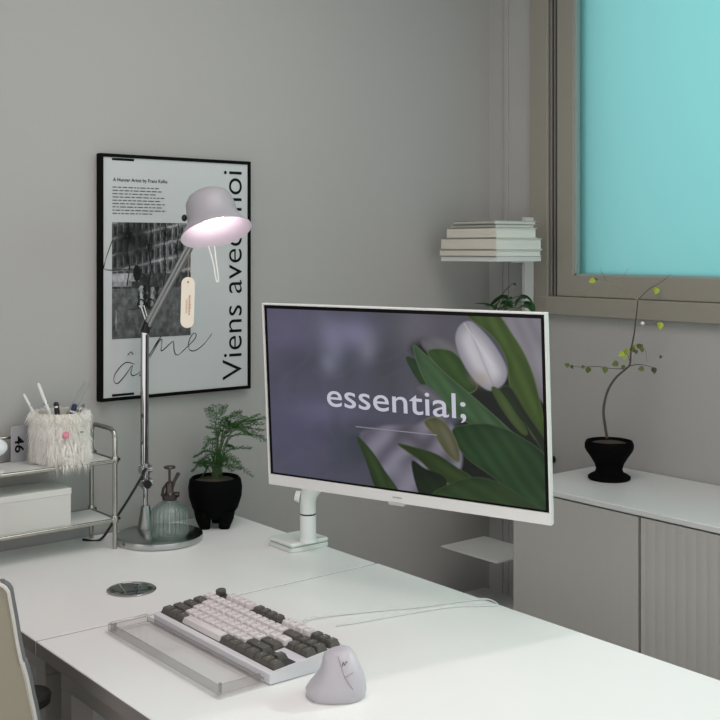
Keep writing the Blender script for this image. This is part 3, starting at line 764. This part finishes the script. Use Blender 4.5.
# dark hollow behind the flowers
m, sd = inside([(.56, .2), (.64, .15), (.76, .30), (.88, .3), (1.05, .5), (1.05, 1.05), (.62, 1.05), (.64, .8), (.70, .62), (.74, .5), (.66, .36)], .02); blend(m, hx(dark))
m, sd = inside([(.36, .72), (.44, .65), (.56, .62), (.66, .56), (.72, .66), (.72, .85), (.62, 1.0), (.50, 1.02), (.43, .9)], .008)
s = streak(.75, 75, 51)
blend(m, (hx('5e5b68')*(1-s[..., None])+hx('84808f')*s[..., None])); blob(.56, .70, .07, .03, '4a474c', .8, .3); blob(.5, .9, .05, .05, '8a8796', .5)
leaf([(.60, .14), (.66, .11), (.72, .16), (.76, .26), (.77, .34), (.70, .27), (.62, .21)], '8d8a90', '6b686f', .5, .25, None, seed=33, soft=.006)
leaf([(.62, .20), (.70, .19), (.755, .27), (.79, .37), (.76, .42), (.71, .39), (.66, .30)], '2c4a1c', '45652a', .9, .5, '93a07e', seed=34)
leaf([(.83, -.03), (1.05, -.03), (1.05, .50), (.97, .36), (.92, .18)], '8e8993', 'a7a2ab', 1.2, .25, seed=35)
leaf([(.74, -.03), (.85, -.03), (.91, .09), (.955, .22), (.985, .38), (1.01, .66), (.965, .62), (.925, .48), (.895, .36), (.885, .22), (.84, .10)], '3c561f', '56702c', 1.1, .6, '7d8f4e', seed=36)
leaf([(.765, .30), (.84, .40), (.90, .50), (.96, .60), (1.03, .80), (1.03, .70), (.95, .50), (.90, .37), (.87, .37), (.84, .40)], '1b2a14', '27391a', .9, .6, '5b6b3f', seed=37)
leaf([(.555, .30), (.545, .24), (.60, .27), (.66, .34), (.70, .42), (.66, .44), (.60, .40)], '223a1d', '34522a', .9, .5, seed=38)
leaf([(.57, .175), (.62, .23), (.69, .33), (.77, .43), (.86, .55), (.95, .68), (1.02, .80), (1.02, .9), (.9, .72), (.78, .60), (.68, .53), (.63, .43), (.59, .31)], '3c5f38', '557650', .85, .55, '7d9470', seed=39)
leaf([(.575, .42), (.61, .39), (.66, .45), (.68, .52), (.63, .50)], '77757f', '8d8a96', .5, .3, seed=40)
leaf([(.70, .62), (.76, .585), (.83, .575), (.92, .62), (1.02, .75), (1.03, 1.03), (.93, .99), (.84, .87), (.75, .78), (.71, .70)], '22401f', '35592d', .9, .6, '60784d', seed=41)
leaf([(.64, .565), (.68, .60), (.715, .70), (.72, .80), (.68, .77), (.64, .68), (.60, .60)], '7f7c6f', '6c6f40', 1.2, .4, '94926b', seed=42)
leaf([(.50, .74), (.56, .745), (.64, .77), (.71, .83), (.76, .88), (.70, .93), (.64, .90), (.58, .82)], '33471f', '465a2a', .5, .5, '5f6d3b', seed=43)
leaf([(.55, .83), (.60, .86), (.67, .90), (.66, 1.02), (.58, 1.02)], '16240f', '22351a', .9, .5, seed=44)
leaf([(.62, 1.02), (.68, .93), (.76, .875), (.84, .88), (.92, .94), (1.0, 1.03), (.8, 1.05)], '2c4420', '3b5629', .4, .5, '4f6639', seed=45)
leaf([(.348, .725), (.40, .79), (.45, .90), (.50, 1.02), (.42, 1.02), (.38, .86)], '2b421e', '486130', 1.2, .5, '20300f', seed=46)
# white tulip with folded petals
m, sd = inside([(.719, .12), (.735, .055), (.768, .028), (.80, .06), (.845, .14), (.879, .235), (.888, .30), (.872, .36), (.831, .395), (.79, .36), (.755, .292), (.728, .20)])
s = streak(-.45, 90, 60); t = smooth(0, .05, sd)
col = hx('98959f')*(1-t[..., None])+hx('c9c6cc')*t[..., None]; col = col*(.93+.14*s[..., None]*t[..., None])
blend(m, col); blob(.80, .33, .03, .02, 'a89a8c', .6); blend(m*np.exp(-((U-.80-.25*(V-.2))/.004)**2)*.45, hx('8b8890'))
blend(m*np.exp(-((U-.775-.42*(V-.1))/.003)**2)*.35*(V < .26), hx('e2e0e4'))
leaf([(.835, .39), (.86, .385), (.92, .52), (.95, .60), (.93, .61), (.88, .52)], '4b602e', '5e7339', 1.1, .3, seed=61)
scm = vcol_mat('display_picture', .78, .25)
SMt = Matrix(((1, 0, 0, SX0), (0, 0, -1, .0030), (0, 1, 0, SZ1), (0, 0, 0, 1)))
picture('screen', np.clip(img, 0, 1), SMt, sw, shh, scm, mo)
letm = mat('display_letters', '202024', .4, emit='c6c4d2', es=.85)
Tm = SMt @ Matrix.Translation((.236*sw, -.560*shh, 0))
text('screen_word', 'essential;', letm, mo, width=.512*sw, hscale=.128*shh/.62*.95, M=Tm, bold=.004, depth=.0004)
bm = new(); vs = [bm.verts.new(SMt @ Vector((x*sw, -y*shh, .0004))) for x, y in ((.345, .668), (.645, .668), (.645, .662), (.345, .662))]; bm.faces.new(vs)
obj('screen_line', bm, mat('display_line', '202024', .4, emit='8a8894', es=.75), mo, False)

# monitor arm
arm = mo
def arm_part(o):
    o.matrix_local = (Matrix.Translation(MC) @ MR).inverted() @ Matrix.Translation(A0); return o
A0 = Vector((1.4555, 2.03, DZ))
am = mat('arm_white', 'dfe3e0', .35)
bm = new(); rbox(bm, -.052, .050, -.050, .042, 0, .010, .008, bev=.002); rbox(bm, -.052, .050, -.050, .042, .011, .020, .008, bev=.003)
arm_part(obj('stand_base', bm, am, arm))
bm = new(); rbox(bm, -.050, .048, -.048, .040, .0095, .0115, .008, bev=.0003); arm_part(obj('base_gap', bm, mat('seam_grey', '8e9290', .6), arm))
c0 = Vector((pix(308, 530, 2.455)-A0).to_tuple()); c0.z = 0
bm = new(); lathe(bm, [(.0215, .019), (.0195, .024), (.0178, .028), (.0178, .076), (.017, .078)], tuple(c0), 32); arm_part(obj('stand_post', bm, am, arm))
bm = new(); lathe(bm, [(.0166, .077), (.0174, .078), (.0174, .081), (.0166, .082)], tuple(c0), 32); arm_part(obj('collar_ring', bm, blackp, arm, label='thin black ring on the post'))
bm = new(); cc = c0+Vector((0, 0, 0)); vst = MR @ Vector((0, .044, 0)) + MC - A0
e1 = cc+Vector((0, 0, .112)); k1 = cc+Vector((.012, -.05, .150)); k2 = Vector((1.50, 1.78, 1.02))-A0
tube(bm, [cc+Vector((0, 0, .081)), cc+Vector((0, 0, .105)), e1+Vector((0, -.004, .012)), e1+Vector((.003, -.02, .028)), k1+Vector((0, 0, .02)), k2], [.0174, .0174, .0185, .0175, .016, .015], 24)
arm_part(obj('stand_link', bm, am, arm))
bm = new(); tube(bm, [e1+Vector((-.012, .012, .004)), e1+Vector((-.020, .020, .006))], [.013, .011], 20); arm_part(obj('joint', bm, am, arm))
bm = new(); ball(bm, k2, .022); arm_part(obj('joint', bm, am, arm))
bm = new(); tube(bm, [k2, k2.lerp(vst, .6)+Vector((.02, 0, .01)), vst+MR.to_3x3() @ Vector((0, .035, 0)), vst], [.015, .014, .016, .03], 20); arm_part(obj('stand_head', bm, am, arm))

# ---------------------------------------------------------------- keyboard
KW, KD = .355, .132
kb = thing('keyboard', 'white tenkeyless mechanical keyboard with light and charcoal keycaps on the near desk', 'keyboard', (.953, 1.764, DZ), R(-90))
kb.scale = (1.02, 1.09, .98)
kz0, kz1 = .019, .031
bm = new()
def kprof(x, ins=0):
    return [(x, ins, .002), (x, 0+ins, kz0-.002), (x, .002+ins, kz0), (x, KD-.002-ins, kz1), (x, KD-ins, kz1-.002), (x, KD-ins, .004), (x, KD-.01, .0)]
prism(bm, [kprof(0), kprof(.0005), kprof(KW-.0005), kprof(KW)])
obj('case', bm, mat('keyboard_white', 'd8d7db', .4), kb)
slope = math.atan2(kz1-kz0, KD)
KM = Matrix.Translation((0, 0, kz0)) @ Matrix.Rotation(slope, 4, 'X')
bm = new(); 
for (a, b, c, d) in ((.0055, .292, .009, .104), (.0055, .292, .108, .1265), (.2935, .3505, .009, .0475), (.2935, .3505, .066, .104), (.2935, .3505, .108, .1265)):
    box(bm, a, b, c, d, -.0005, .0006, M=KM)
obj('plate', bm, mat('plate_dark', '3d3b3d', .6), kb, False)
keyL = mat('keycap_light', 'd9d3d3', .55); keyD = mat('keycap_charcoal', '57544f', .55)
U_ = .019; legm = mat('legend_dark', '6c6868', .6); legl = mat('legend_light', 'b9b5b0', .6)
def key(x, row, w_u, dark_, knob=False):
    hgt = .0085+.0006*abs(row-2)
    x0 = .0058+x*U_; y0 = (.0095+row*U_) + (.0045 if row == 5 else 0); g = .0005
    x1 = x0+w_u*U_-g; y1 = y0+U_-g; x0 += g; y0 += g; ins = .0025
    bm = new()
    if knob:
        lathe(bm, [(.008, .001), (.0087, .002), (.0087, .0095), (.0075, .011), (0, .011)], ((x0+x1)/2, (y0+y1)/2, 0), 24, M=KM)
    else:
        rings = []
        for z, i in ((.0008, 0), (.0025, .0003), (hgt*.75, ins*.8), (hgt-.0007, ins-.0002), (hgt, ins+.0007)):
            ring = []
            rr = .0012
            for cx_, cy_, a0 in ((x1-i-rr, y1-i*.8-rr, 0), (x0+i+rr, y1-i*.8-rr, 90), (x0+i+rr, y0+i*1.1+rr, 180), (x1-i-rr, y0+i*1.1+rr, 270)):
                for k in range(3): a = R(a0+45*k); ring.append((cx_+rr*math.cos(a), cy_+rr*math.sin(a), z))
            rings.append(ring)
        prism(bm, rings, KM)
    o = obj('dial' if knob else 'key', bm, keyD if dark_ else keyL, kb, label='charcoal keycap' if dark_ else 'light grey keycap')
    if not knob and w_u < 5:
        bm = new(); cx_, cy_ = (x0+x1)/2, (y0+y1)/2
        r1 = random.Random(int(x*100+row*7)); sx_ = r1.uniform(.0011, .0018)
        box(bm, cx_-sx_, cx_+sx_*.2, cy_+.0008, cy_+.0024, hgt, hgt+.00012, M=KM); box(bm, cx_-sx_, cx_-sx_*.4, cy_-.0004, cy_+.0012, hgt, hgt+.00012, M=KM)
        obj('legend', bm, legl if dark_ else legm, o, False)
lay = [
 (0, [(0, 1.25, 1), (1.25, 1.25, 1), (2.5, 1.25, 1), (3.75, 6.25, 0), (10, 1.25, 1), (11.25, 1.25, 1), (12.5, 1.25, 1), (13.75, 1.25, 1)]),
 (1, [(0, 2.25, 1)] + [(2.25+i, 1, 0) for i in range(10)] + [(12.25, 2.75, 1)]),
 (2, [(0, 1.75, 1)] + [(1.75+i, 1, 0) for i in range(11)] + [(12.75, 2.25, 1)]),
 (3, [(0, 1.5, 1)] + [(1.5+i, 1, 0) for i in range(12)] + [(13.5, 1.5, 0)]),
 (4, [(i, 1, 0) for i in range(13)] + [(13, 2, 1)]),
 (5, [(2+i, 1, 0) for i in range(4)] + [(6.5+i, 1, 1) for i in range(4)] + [(11+i, 1, 0) for i in range(4)])]
for row_, ks in lay:
    for x, wu, dk in ks: key(x, row_, wu, dk)
key(0, 5, 1, 1, True)
for r_, xs in ((0, (0, 1, 2)), (1, (1,)), (3, (0, 1, 2)), (4, (0, 1, 2)), (5, (0, 1, 2))):
    for x in xs: key(15.18+x, r_, 1, 1)
# acrylic wrist rest
wr = thing('wrist_rest', 'clear acrylic wrist rest tray lying in front of the keyboard', 'wrist rest', (.863, 1.775, DZ), R(-90))
acr = clear_mat('clear_acrylic', 'ffffff', 'f3f3f3', .03, 1.35, milk=.03); acre = clear_mat('acrylic_edge', 'f8f7f7', 'c8c5c5', .05, milk=.10)
AW, AD = .372, .087
bm = new(); box(bm, 0, AW, 0, AD, .0005, .0045, .0008); obj('base_plate', bm, acr, wr, False)
bm = new(); box(bm, .006, AW-.006, .004, .009, .0048, .018, .0008); box(bm, .006, AW-.006, AD-.008, AD-.003, .0048, .0125, .0008)
box(bm, .006, .011, .0095, AD-.0085, .0048, .019, .0008); box(bm, AW-.011, AW-.006, .0095, AD-.0085, .0048, .019, .0008); obj('rim', bm, acre, wr, False)
bm = new(); box(bm, .0115, AW-.0115, AD-.0105, AD-.0088, .0048, .0105, .0006); obj('inner_lip', bm, acr, wr, False)
for x, y in ((.016, .013), (AW-.016, .013)):
    bm = new(); lathe(bm, [(.0025, .0045), (.0025, .018)], (x, y, 0), 16); obj('screw_post', bm, steel, wr)

# ---------------------------------------------------------------- mouse
ms = thing('vertical_mouse', 'pale grey vertical ergonomic mouse standing beside the keyboard', 'mouse', (1.0085, 1.311, DZ))
ms.scale = (1, 1, 1)
bm = new(); mm = mat('mouse_grey', 'b7b4ba', .45)
# sections up the body; lean and pinch give the upright thumb side and the sloping button side
right = Vector((.7792, -.6268)); fwd = Vector((.6268, .7792))
secs = [(0, .041, .033, 0, 0), (.003, .0435, .035, 0, 0), (.011, .0457, .036, 0, 0), (.020, .0425, .035, .0022, .001), (.030, .0365, .033, .0048, .003), (.040, .0305, .031, .0055, .004), (.049, .0262, .028, .0044, .006), (.057, .0228, .023, .0025, .008), (.0625, .0195, .018, .0015, .009), (.0650, .0145, .012, .0015, .010)]
rings = []
for z, a, b, ox, oy in secs:
    ring = []
    for k in range(48):
        t = 2*math.pi*k/48; c_, s_ = math.cos(t), math.sin(t)
        x = a*math.copysign(abs(c_)**.85, c_)+ox; y = b*math.copysign(abs(s_)**.9, s_)+oy
        if 1.2 < t < 4.2: x *= 1-.10*math.sin(math.pi*min(1, z/.07))*math.exp(-((t-3.5)/.5)**2)
        p = right*x+fwd*y; ring.append((p.x, p.y, z+(.22*x*min(1, z/.05)**2)))
    rings.append(ring)
prism(bm, rings); body = obj('body', bm, mm, ms)
bm = new(); ring = [(right*(.0375*math.cos(t))+fwd*(.0295*math.sin(t))) for t in np.linspace(0, 2*math.pi, 33)[:-1]]
bm.free()
def msurf(x, z, push=.0006):
    """front point of the mouse shell at sideways offset x and height z"""
    for (z0, a0, b0, ox0, oy0), (z1_, a1, b1, ox1, oy1) in zip(secs[:-1], secs[1:]):
        if z0 <= z <= z1_:
            t = (z-z0)/(z1_-z0); a, b, ox, oy = a0+(a1-a0)*t, b0+(b1-b0)*t, ox0+(ox1-ox0)*t, oy0+(oy1-oy0)*t
            c_ = max(-.98, min(.98, (x-ox)/a)); c_ = math.copysign(abs(c_)**(1/.85), c_)
            s_ = -math.sqrt(max(0, 1-c_*c_)); y = -b*abs(s_)**.9+oy-push
            p = right*x+fwd*y; return Vector((p.x, p.y, z+(.22*x*min(1, z/.05)**2)))
seam = mat('mouse_seam', '8f8c93', .5)
bm = new(); tube(bm, smooth_path([msurf(.0035, .0615), msurf(.008, .050), msurf(.015, .034), msurf(.026, .020)], 6), .0005, 6)
tube(bm, smooth_path([msurf(.013, .036), msurf(.020, .0375), msurf(.026, .039)], 6), .0004, 6)
obj('seam', bm, seam, ms)
bm = new()   # scroll wheel mark, small script squiggle as on the shell
tube(bm, smooth_path([msurf(.010, .049), msurf(.0115, .0535), msurf(.0135, .0495), msurf(.0155, .053), msurf(.0175, .0515)], 6), .0006, 6)
obj('emblem', bm, mat('emblem_grey', '6e6b72', .4), ms, label='small grey squiggle emblem')
bm = new(); prism(bm, [[tuple(right*(.037*k*math.cos(t))+fwd*(.0285*k*math.sin(t)))+(z,) for t in np.linspace(0, 2*math.pi, 33)[:-1]] for z, k in ((-.0, 1), (.0015, 1.02))])
obj('glide_foot', bm, mat('mouse_foot', '9b999e', .5), ms)

# ---------------------------------------------------------------- keyboard cable
def dk(x, y, dz=.0022): return pix(x, y, FPX*(CZ-DZ-dz)/(y-249))
bm = new()
tube(bm, smooth_path([dk(303, 621, .008), dk(314, 617.5, .004), dk(370, 611.5), dk(420, 607), dk(460, 601.5), dk(484, 599), dk(493, 601), dk(497, 604.5)]
   + [dk(488, 605.5), dk(450, 607), dk(400, 615), dk(360, 622), dk(336, 625.5)], 8), .0016, 8)
tag(obj('keyboard_cable', bm, mat('cable_white', 'd5d8d6', .45)), 'thin white cable looping across the desk behind the keyboard', 'cable')

# ---------------------------------------------------------------- shelf tower, books
tw = thing('book_tower', 'slim white column shelf standing in the room corner behind the monitor', 'shelf', (0, 0, 0))
twm = mat('tower_white', 'ccd0cd', .4)
TM0, TM1, TN0 = 2.378, 2.421, 2.2
bm = new(); box(bm, TM0, TM1, TN0, TN0+.014, 0, 1.481, .0015); obj('column', bm, twm, tw, False)
bm = new(); box(bm, 2.13, 2.41, 2.06, 2.36, 0, .012, .002); obj('floor_plate', bm, twm, tw, False)
for z in (.25, .40, .55, .86, 1.12, 1.369):
    th_ = .013 if z > 1.3 else .004
    bm = new(); box(bm, 2.164, 2.338, 2.105, 2.325, z-th_, z, .0008); box(bm, 2.33, 2.379, TN0+.002, TN0+.012, z-.018, z-.001)
    obj('shelf_plate', bm, twm, tw, False)
pagem = mat('page_block', 'dcdfd6', .8, bump=.6, scale=60, stretch=(1, 1, 30)); covm = mat('cream_cover', 'c9c6b9', .5); cov2 = mat('grey_cover', 'a8a79f', .5)
def book(z0, th, m0, m1, n0, n1, label, cm, cat='book', group=None):
    t = thing('book' if cat == 'book' else 'magazine', label, cat, (m0, n0, z0), 0, group)
    W_, D_ = m1-m0, n1-n0; c = min(.0018, th*.16)
    bm = new(); box(bm, 0, W_, 0, D_, 0, c); box(bm, 0, W_, 0, D_, th-c, th); box(bm, 0, .002, 0, D_, 0, th, .0005); obj('cover', bm, cm, t, False)
    bm = new(); box(bm, .002, W_-.003, .003, D_-.003, c, th-c); obj('pages', bm, pagem, t, False)
    return t
zz = 1.3695
specs = [(.018, 2.160, 2.340, 2.104, 2.325, 'cream book at the bottom of the stack on the tower shelf', covm, 'book'),
         (.031, 2.160, 2.342, 2.104, 2.320, 'thickest pale book, second from the bottom of the tower stack', covm, 'book'),
         (.028, 2.163, 2.325, 2.108, 2.300, 'smaller pale book under the magazines on the tower', covm, 'book'),
         (.0085, 2.165, 2.308, 2.112, 2.285, 'thin grey magazine under the topmost one on the tower', cov2, 'magazine'),
         (.0095, 2.160, 2.325, 2.110, 2.270, 'topmost thin grey magazine of the tower stack', cov2, 'magazine')]
for th, a, b, c, d, lb, cm_, ct in specs:
    o_ = book(zz, th, a, b, c, d, lb, cm_, ct, 'books and magazines stacked on the tower'); zz += th+.0006

# trailing plant on the tower
pl = thing('trailing_plant', 'dark green leafy plant on the tower shelf peeking over the monitor', 'potted plant', (2.272, 2.215, 1.12))
T0 = Vector((2.272, 2.215, 1.12))
bm = new(); lathe(bm, [(.035, 0), (.046, .06), (.048, .085), (.044, .085), (.040, .075), (0, .075)], seg=32); obj('pot', bm, mat('grey_pot', '8c8f8a', .6), pl)
bm = new(); lathe(bm, [(.041, .074), (.02, .080), (0, .081)], seg=24); obj('soil', bm, soil, pl)
leafm = mat('dark_leaf', '2b5a2c', .4, vary=.35, scale=25); bm = new(); bs = new(); rnd = random.Random(4)
def blade(bm, pts, wd):
    P_ = smooth_path(pts, 6); L = []
    for i, p in enumerate(P_):
        t = (P_[min(i+1, len(P_)-1)]-P_[max(i-1, 0)]).normalized(); s = t.cross(Vector((.2, .3, 1))).normalized(); f = i/(len(P_)-1)
        ww = wd*math.sin(math.pi*(.06+.92*f))**.8; up = s.cross(t)*ww*.3
        L.append([bm.verts.new(x) for x in (p-s*ww+up, p, p+s*ww+up)])
    for a, b in zip(L[:-1], L[1:]): bm.faces.new((a[0], a[1], b[1], b[0])); bm.faces.new((a[1], a[2], b[2], b[1]))
for (mx_, my_, ex, ey, wv) in ((498, 309, 474, 303, .005), (500, 302, 492, 312, .008), (508, 296, 490, 306, .009), (512, 298, 504, 306, .010), (520, 296, 533, 303, .009), (524, 302, 534, 312, .010), (515, 303, 526, 298, .010), (508, 300, 498, 297, .008), (510, 286, 516, 285, .004), (516, 306, 520, 300, .009), (512, 308, 500, 303, .010), (518, 309, 530, 308, .010), (505, 309, 512, 302, .011), (495, 310, 486, 305, .007)):
    dz = rnd.uniform(-.04, .03); b0 = Vector((rnd.uniform(-.015, .015), rnd.uniform(-.015, .015), .08))
    m_ = pix(mx_, my_, 3.13+dz*.5)-T0; e_ = pix(ex, ey, 3.13+dz)-T0
    tube(bs, smooth_path([b0, b0.lerp(m_, .6)+Vector((0, 0, .012)), m_], 5), .0013, 6)
    blade(bm, [m_, m_.lerp(e_, .5)+Vector((0, 0, .004)), e_+Vector((0, 0, -.002))], wv*1.5)
obj('leaves', bm, leafm, pl, fixn=False); obj('stems', bs, stemg, pl)

# small black hook on the side wall
hk = thing('wall_plug', 'small round black plug on the wall beside the right edge of the monitor', 'plug', on_m(553.5, 459, MB))
bm = new(); lathe(bm, [(.009, 0), (.010, .004), (.009, .014), (.005, .018), (0, .019)], seg=20, M=Matrix.Rotation(R(-90), 4, 'Y')); obj('plug_body', bm, blackp, hk)
bm = new(); tube(bm, smooth_path([(-.012, 0, -.008), (-.014, .004, -.10), (-.010, .02, -.3)], 6), .002, 8); obj('plug_cord', bm, blackp, hk)

# ---------------------------------------------------------------- little tree on the cabinet
tp0 = Vector((2.281, 1.823, CZT))
bt = thing('bonsai_tree', 'slender small tree with sparse leaves in a black footed pot on the sideboard', 'potted plant', tp0)
bm = new(); lathe(bm, [(.050, 0), (.0535, .003), (.0535, .008), (.046, .013), (.036, .018), (.033, .026), (.037, .040), (.048, .058), (.058, .072), (.0615, .080), (.0615, .090), (.058, .098), (.054, .099), (.050, .092), (0, .090)], seg=9*6, flute=None)
obj('pot', bm, blackc, bt)
bm = new(); lathe(bm, [(.051, .090), (.03, .095), (0, .096)], seg=30); obj('soil', bm, soil, bt)
ZT = 2.851
def tq(x, y, dz=0): return pix(x, y, ZT+dz)-tp0
bark = mat('bark', '4c443b', .8, bump=.5, scale=120); barkl = mat('pale_twig', '8c8272', .8)
bm = new()
trk = smooth_path([tq(607, 438), tq(605, 425), tq(603.5, 412), tq(605, 400), tq(609, 388), tq(616, 377.5), tq(625, 369.5), tq(630, 364), tq(631, 350), tq(634, 335), tq(636, 318), tq(638, 300)], 5)
tube(bm, trk, [.0038*(1-.62*i/len(trk)) for i in range(len(trk))], 10); obj('trunk', bm, bark, bt)
def twig(pts, r0=.0011, m=bark):
    bm = new(); P_ = smooth_path([tq(*p) for p in pts], 5); tube(bm, P_, [r0*(1-.6*i/len(P_)) for i in range(len(P_))], 6); obj('branch', bm, m, bt)
twig([(625, 369), (612, 368.5), (597, 366.5), (580, 367), (566, 365, .03)])
twig([(629, 366), (638, 364.5), (648, 366), (656, 369, -.03)], .0014)
twig([(638, 300), (648, 290), (658, 284), (672, 274, .05)], .0012)
twig([(638, 300), (628, 294), (618, 287, -.04)], .0015, barkl)
twig([(618, 287, -.04), (608, 283, -.05), (596, 282, -.05), (575, 295, -.06)], .0008, barkl)
twig([(618, 287, -.04), (624, 276, -.03), (628, 268, -.03)], .0007, barkl)
twig([(607, 283, -.05), (603, 275, -.05), (600, 268, -.05)], .0006)
twig([(636, 312), (630, 311), (624, 309, .03)], .0009, barkl)
twig([(631, 348), (637, 345), (645, 349, -.03), (647, 362, -.03)], .0007)
twig([(630, 362), (627, 354), (620, 352, .02)], .0009)
twig([(637, 326), (650, 324, -.02), (661, 326, -.03)], .0005)
twig([(638, 300), (646, 304, .02), (655, 300, .03)], .0005, barkl)
lg = [mat('leaf_lime', '98ab36', .5, vary=.15, scale=90), mat('leaf_olive', '57652a', .5, vary=.2, scale=90), mat('leaf_dark', '3c4522', .5, vary=.2, scale=90)]
rnd = random.Random(9)
def tleaf(x, y, s, k, rot, dz=0):
    c = tq(x, y, dz); bm = new()
    rr, ff = Vector((.7792, -.6268, 0)), Vector((.6268, .7792, 0)); a = R(rot)
    ax = rr*math.cos(a)+Vector((0, 0, 1))*math.sin(a)+ff*rnd.uniform(-.4, .4); ax.normalize(); sd = ax.cross(ff+Vector((rnd.uniform(-.3, .3),)*3)).normalized(); nr = ax.cross(sd)
    n = 9; L = []
    for i in range(n):
        f = i/(n-1); ww = s*.62*math.sin(math.pi*f**.7)**.9 if 0 < f < 1 else 1e-4
        p = c+ax*s*(f-.5)*1.5; L.append([bm.verts.new(q) for q in (p-sd*ww+nr*ww*.35, p, p+sd*ww+nr*ww*.35)])
    for p, q in zip(L[:-1], L[1:]): bm.faces.new((p[0], p[1], q[1], q[0])); bm.faces.new((p[1], p[2], q[2], q[1]))
    obj('leaf', bm, lg[k], bt, fixn=False)
mm_ = .00255
for x, y, s, k, r_ in ((592, 281, 4.2, 0, 200), (596, 279.5, 3, 1, 10), (656, 291, 4.6, 0, 250), (660, 326, 4.8, 0, 265), (567, 365, 3.2, 1, 160), (572, 367, 2.6, 2, 300), (588, 370, 4.2, 1, 265), (583, 367, 2.4, 1, 250),
                       (605, 370, 4.2, 1, 265), (615, 364, 4.4, 1, 200), (621, 354, 4.0, 0, 220), (626, 351, 4.2, 0, 80), (624, 357, 3.6, 0, 270), (633, 350, 4.2, 1, 330), (640, 346, 4.2, 1, 20), (642, 350, 3, 1, 300), (636, 352, 3, 2, 270), (634, 346, 2.6, 0, 90),
                       (623, 367, 3, 1, 250), (641, 369, 3.8, 1, 190), (654, 370.5, 4.0, 2, 280), (660.5, 357, 2.2, 2, 250), (585, 296, 0.8, 1, 20), (668, 277, 1.0, 1, 20)):
    tleaf(x, y, s*mm_*1.15, k, r_, rnd.uniform(-.03, .03))
bm = new(); ball(bm, tq(642.5, 323.5), .005, seg=14); obj('bud', bm, whitep, bt, label='round white bud')

# ---------------------------------------------------------------- desk chair
ch = thing('desk_chair', 'beige backed office chair with a pale rim at the lower left of the desk', 'chair', (.36, 1.62, 0))
H0 = Vector((.36, 1.62, 0))
shell = mat('chair_beige', '9c9684', .6, bump=.05); rim = mat('chair_rim', 'c9c6c0', .4); pad = mat('chair_grey_mesh', '6f6d70', .8, bump=.3, scale=400)
# outline of the back shell in its own plane: across = towards the desk edge (x), up = z
ed = [(9, 591), (11, 603), (14, 620), (18, 645), (23, 668), (27, 683), (31, 703), (35, 722), (39, 750), (42, 790), (43, 850)]
edge = [pix(x, y, 1.60)-H0 for x, y in ed]
rr = Vector((.7792, -.6268, 0)); bk = Vector((.6268, .7792, 0))
tops = [edge[0]+rr*-.004+Vector((0, 0, .006)), edge[0]+rr*-.012+Vector((0, 0, .011)), edge[0]+rr*-.03+Vector((0, 0, .013)), edge[0]-rr*.20+Vector((0, 0, .018)), edge[0]-rr*.42+Vector((0, 0, .013))]
outl = smooth_path(list(reversed(edge)), 4)+smooth_path(tops, 4)
ctr = edge[0]-rr*.22; mir = []
half = smooth_path(list(reversed(edge)), 4)+smooth_path(tops[:4], 4)
full = half + [p - rr*(2*((p-ctr).dot(rr))) for p in reversed(half[:-1])]
def offs(poly, d, y):
    c = sum(poly, Vector())/len(poly); out = []
    for p in poly:
        v = p-c; a = v.dot(rr); b = v.z; sa = (abs(a)-d)/max(abs(a), 1e-5); sb = (abs(b)-d)/max(abs(b), 1e-5)
        curve = .25*(a*a)
        out.append(c+rr*a*sa+Vector((0, 0, b*sb))+bk*(y+curve*1.0))
    return out
bm = new(); prism(bm, [offs(full, .008, -.006), offs(full, .004, -.010), offs(full, .0045, .004), offs(full, .006, .006)]); obj('back_shell', bm, shell, ch)
bm = new(); P_ = offs(full, .0035, -.006); tube(bm, P_, .0035, 8); obj('rim', bm, rim, ch, label='pale rim around the back')
bm = new(); prism(bm, [offs(full, .004, .006), offs(full, .003, .009), offs(full, .003, .017), offs(full, .007, .021)]); obj('backrest_pad', bm, pad, ch)
bm = new(); c_ = sum(full, Vector())/len(full); s0 = Vector((c_.x, c_.y, .44))+bk*.17
rbox(bm, s0.x-.20, s0.x+.195, s0.y-.20, s0.y+.20, .42, .48, .06, bev=.015); obj('seat', bm, pad, ch)
bm = new(); tube(bm, [Vector((s0.x, s0.y, .10)), Vector((s0.x, s0.y, .42))], .025, 16); obj('gas_lift', bm, steel, ch)
for k in range(5):
    bm = new(); a = R(72*k+20); d = Vector((math.cos(a), math.sin(a), 0)); b0 = Vector((s0.x, s0.y, .10))
    tube(bm, [b0, b0+d*.20+Vector((0, 0, -.03))], [.022, .014], 12); l_ = obj('leg', bm, rim, ch)
    bm = new(); p = b0+d*.20; tube(bm, [Vector((p.x, p.y, .027))-d.cross(Vector((0, 0, 1)))*.02, Vector((p.x, p.y, .027))+d.cross(Vector((0, 0, 1)))*.02], .026, 16); obj('caster', bm, blackp, l_)
bm = new(); tube(bm, smooth_path([s0+Vector((0, 0, -.03)), c_+Vector((0, 0, -.25))-bk*.02, c_+Vector((0, 0, -.08))-bk*.012], 6), .018, 12); obj('back_support', bm, blackp, ch)
# armrest seen past the rim
apd = pix(28, 693, 1.80)-H0; bm = new()
lathe(bm, [(.030, -.020), (.035, -.016), (.0365, -.004), (.034, 0), (0, .001)], tuple(apd), 36); obj('armrest_pad', bm, mat('armrest_black', '22231f', .6), ch, label='black armrest end')
bm = new(); tube(bm, [apd+Vector((0, 0, -.02)), apd+Vector((-.02, -.0, -.20)), Vector((s0.x+.05, s0.y, .45))], .016, 14); obj('armrest_post', bm, mat('post_olive', '7a7a6c', .5), ch)
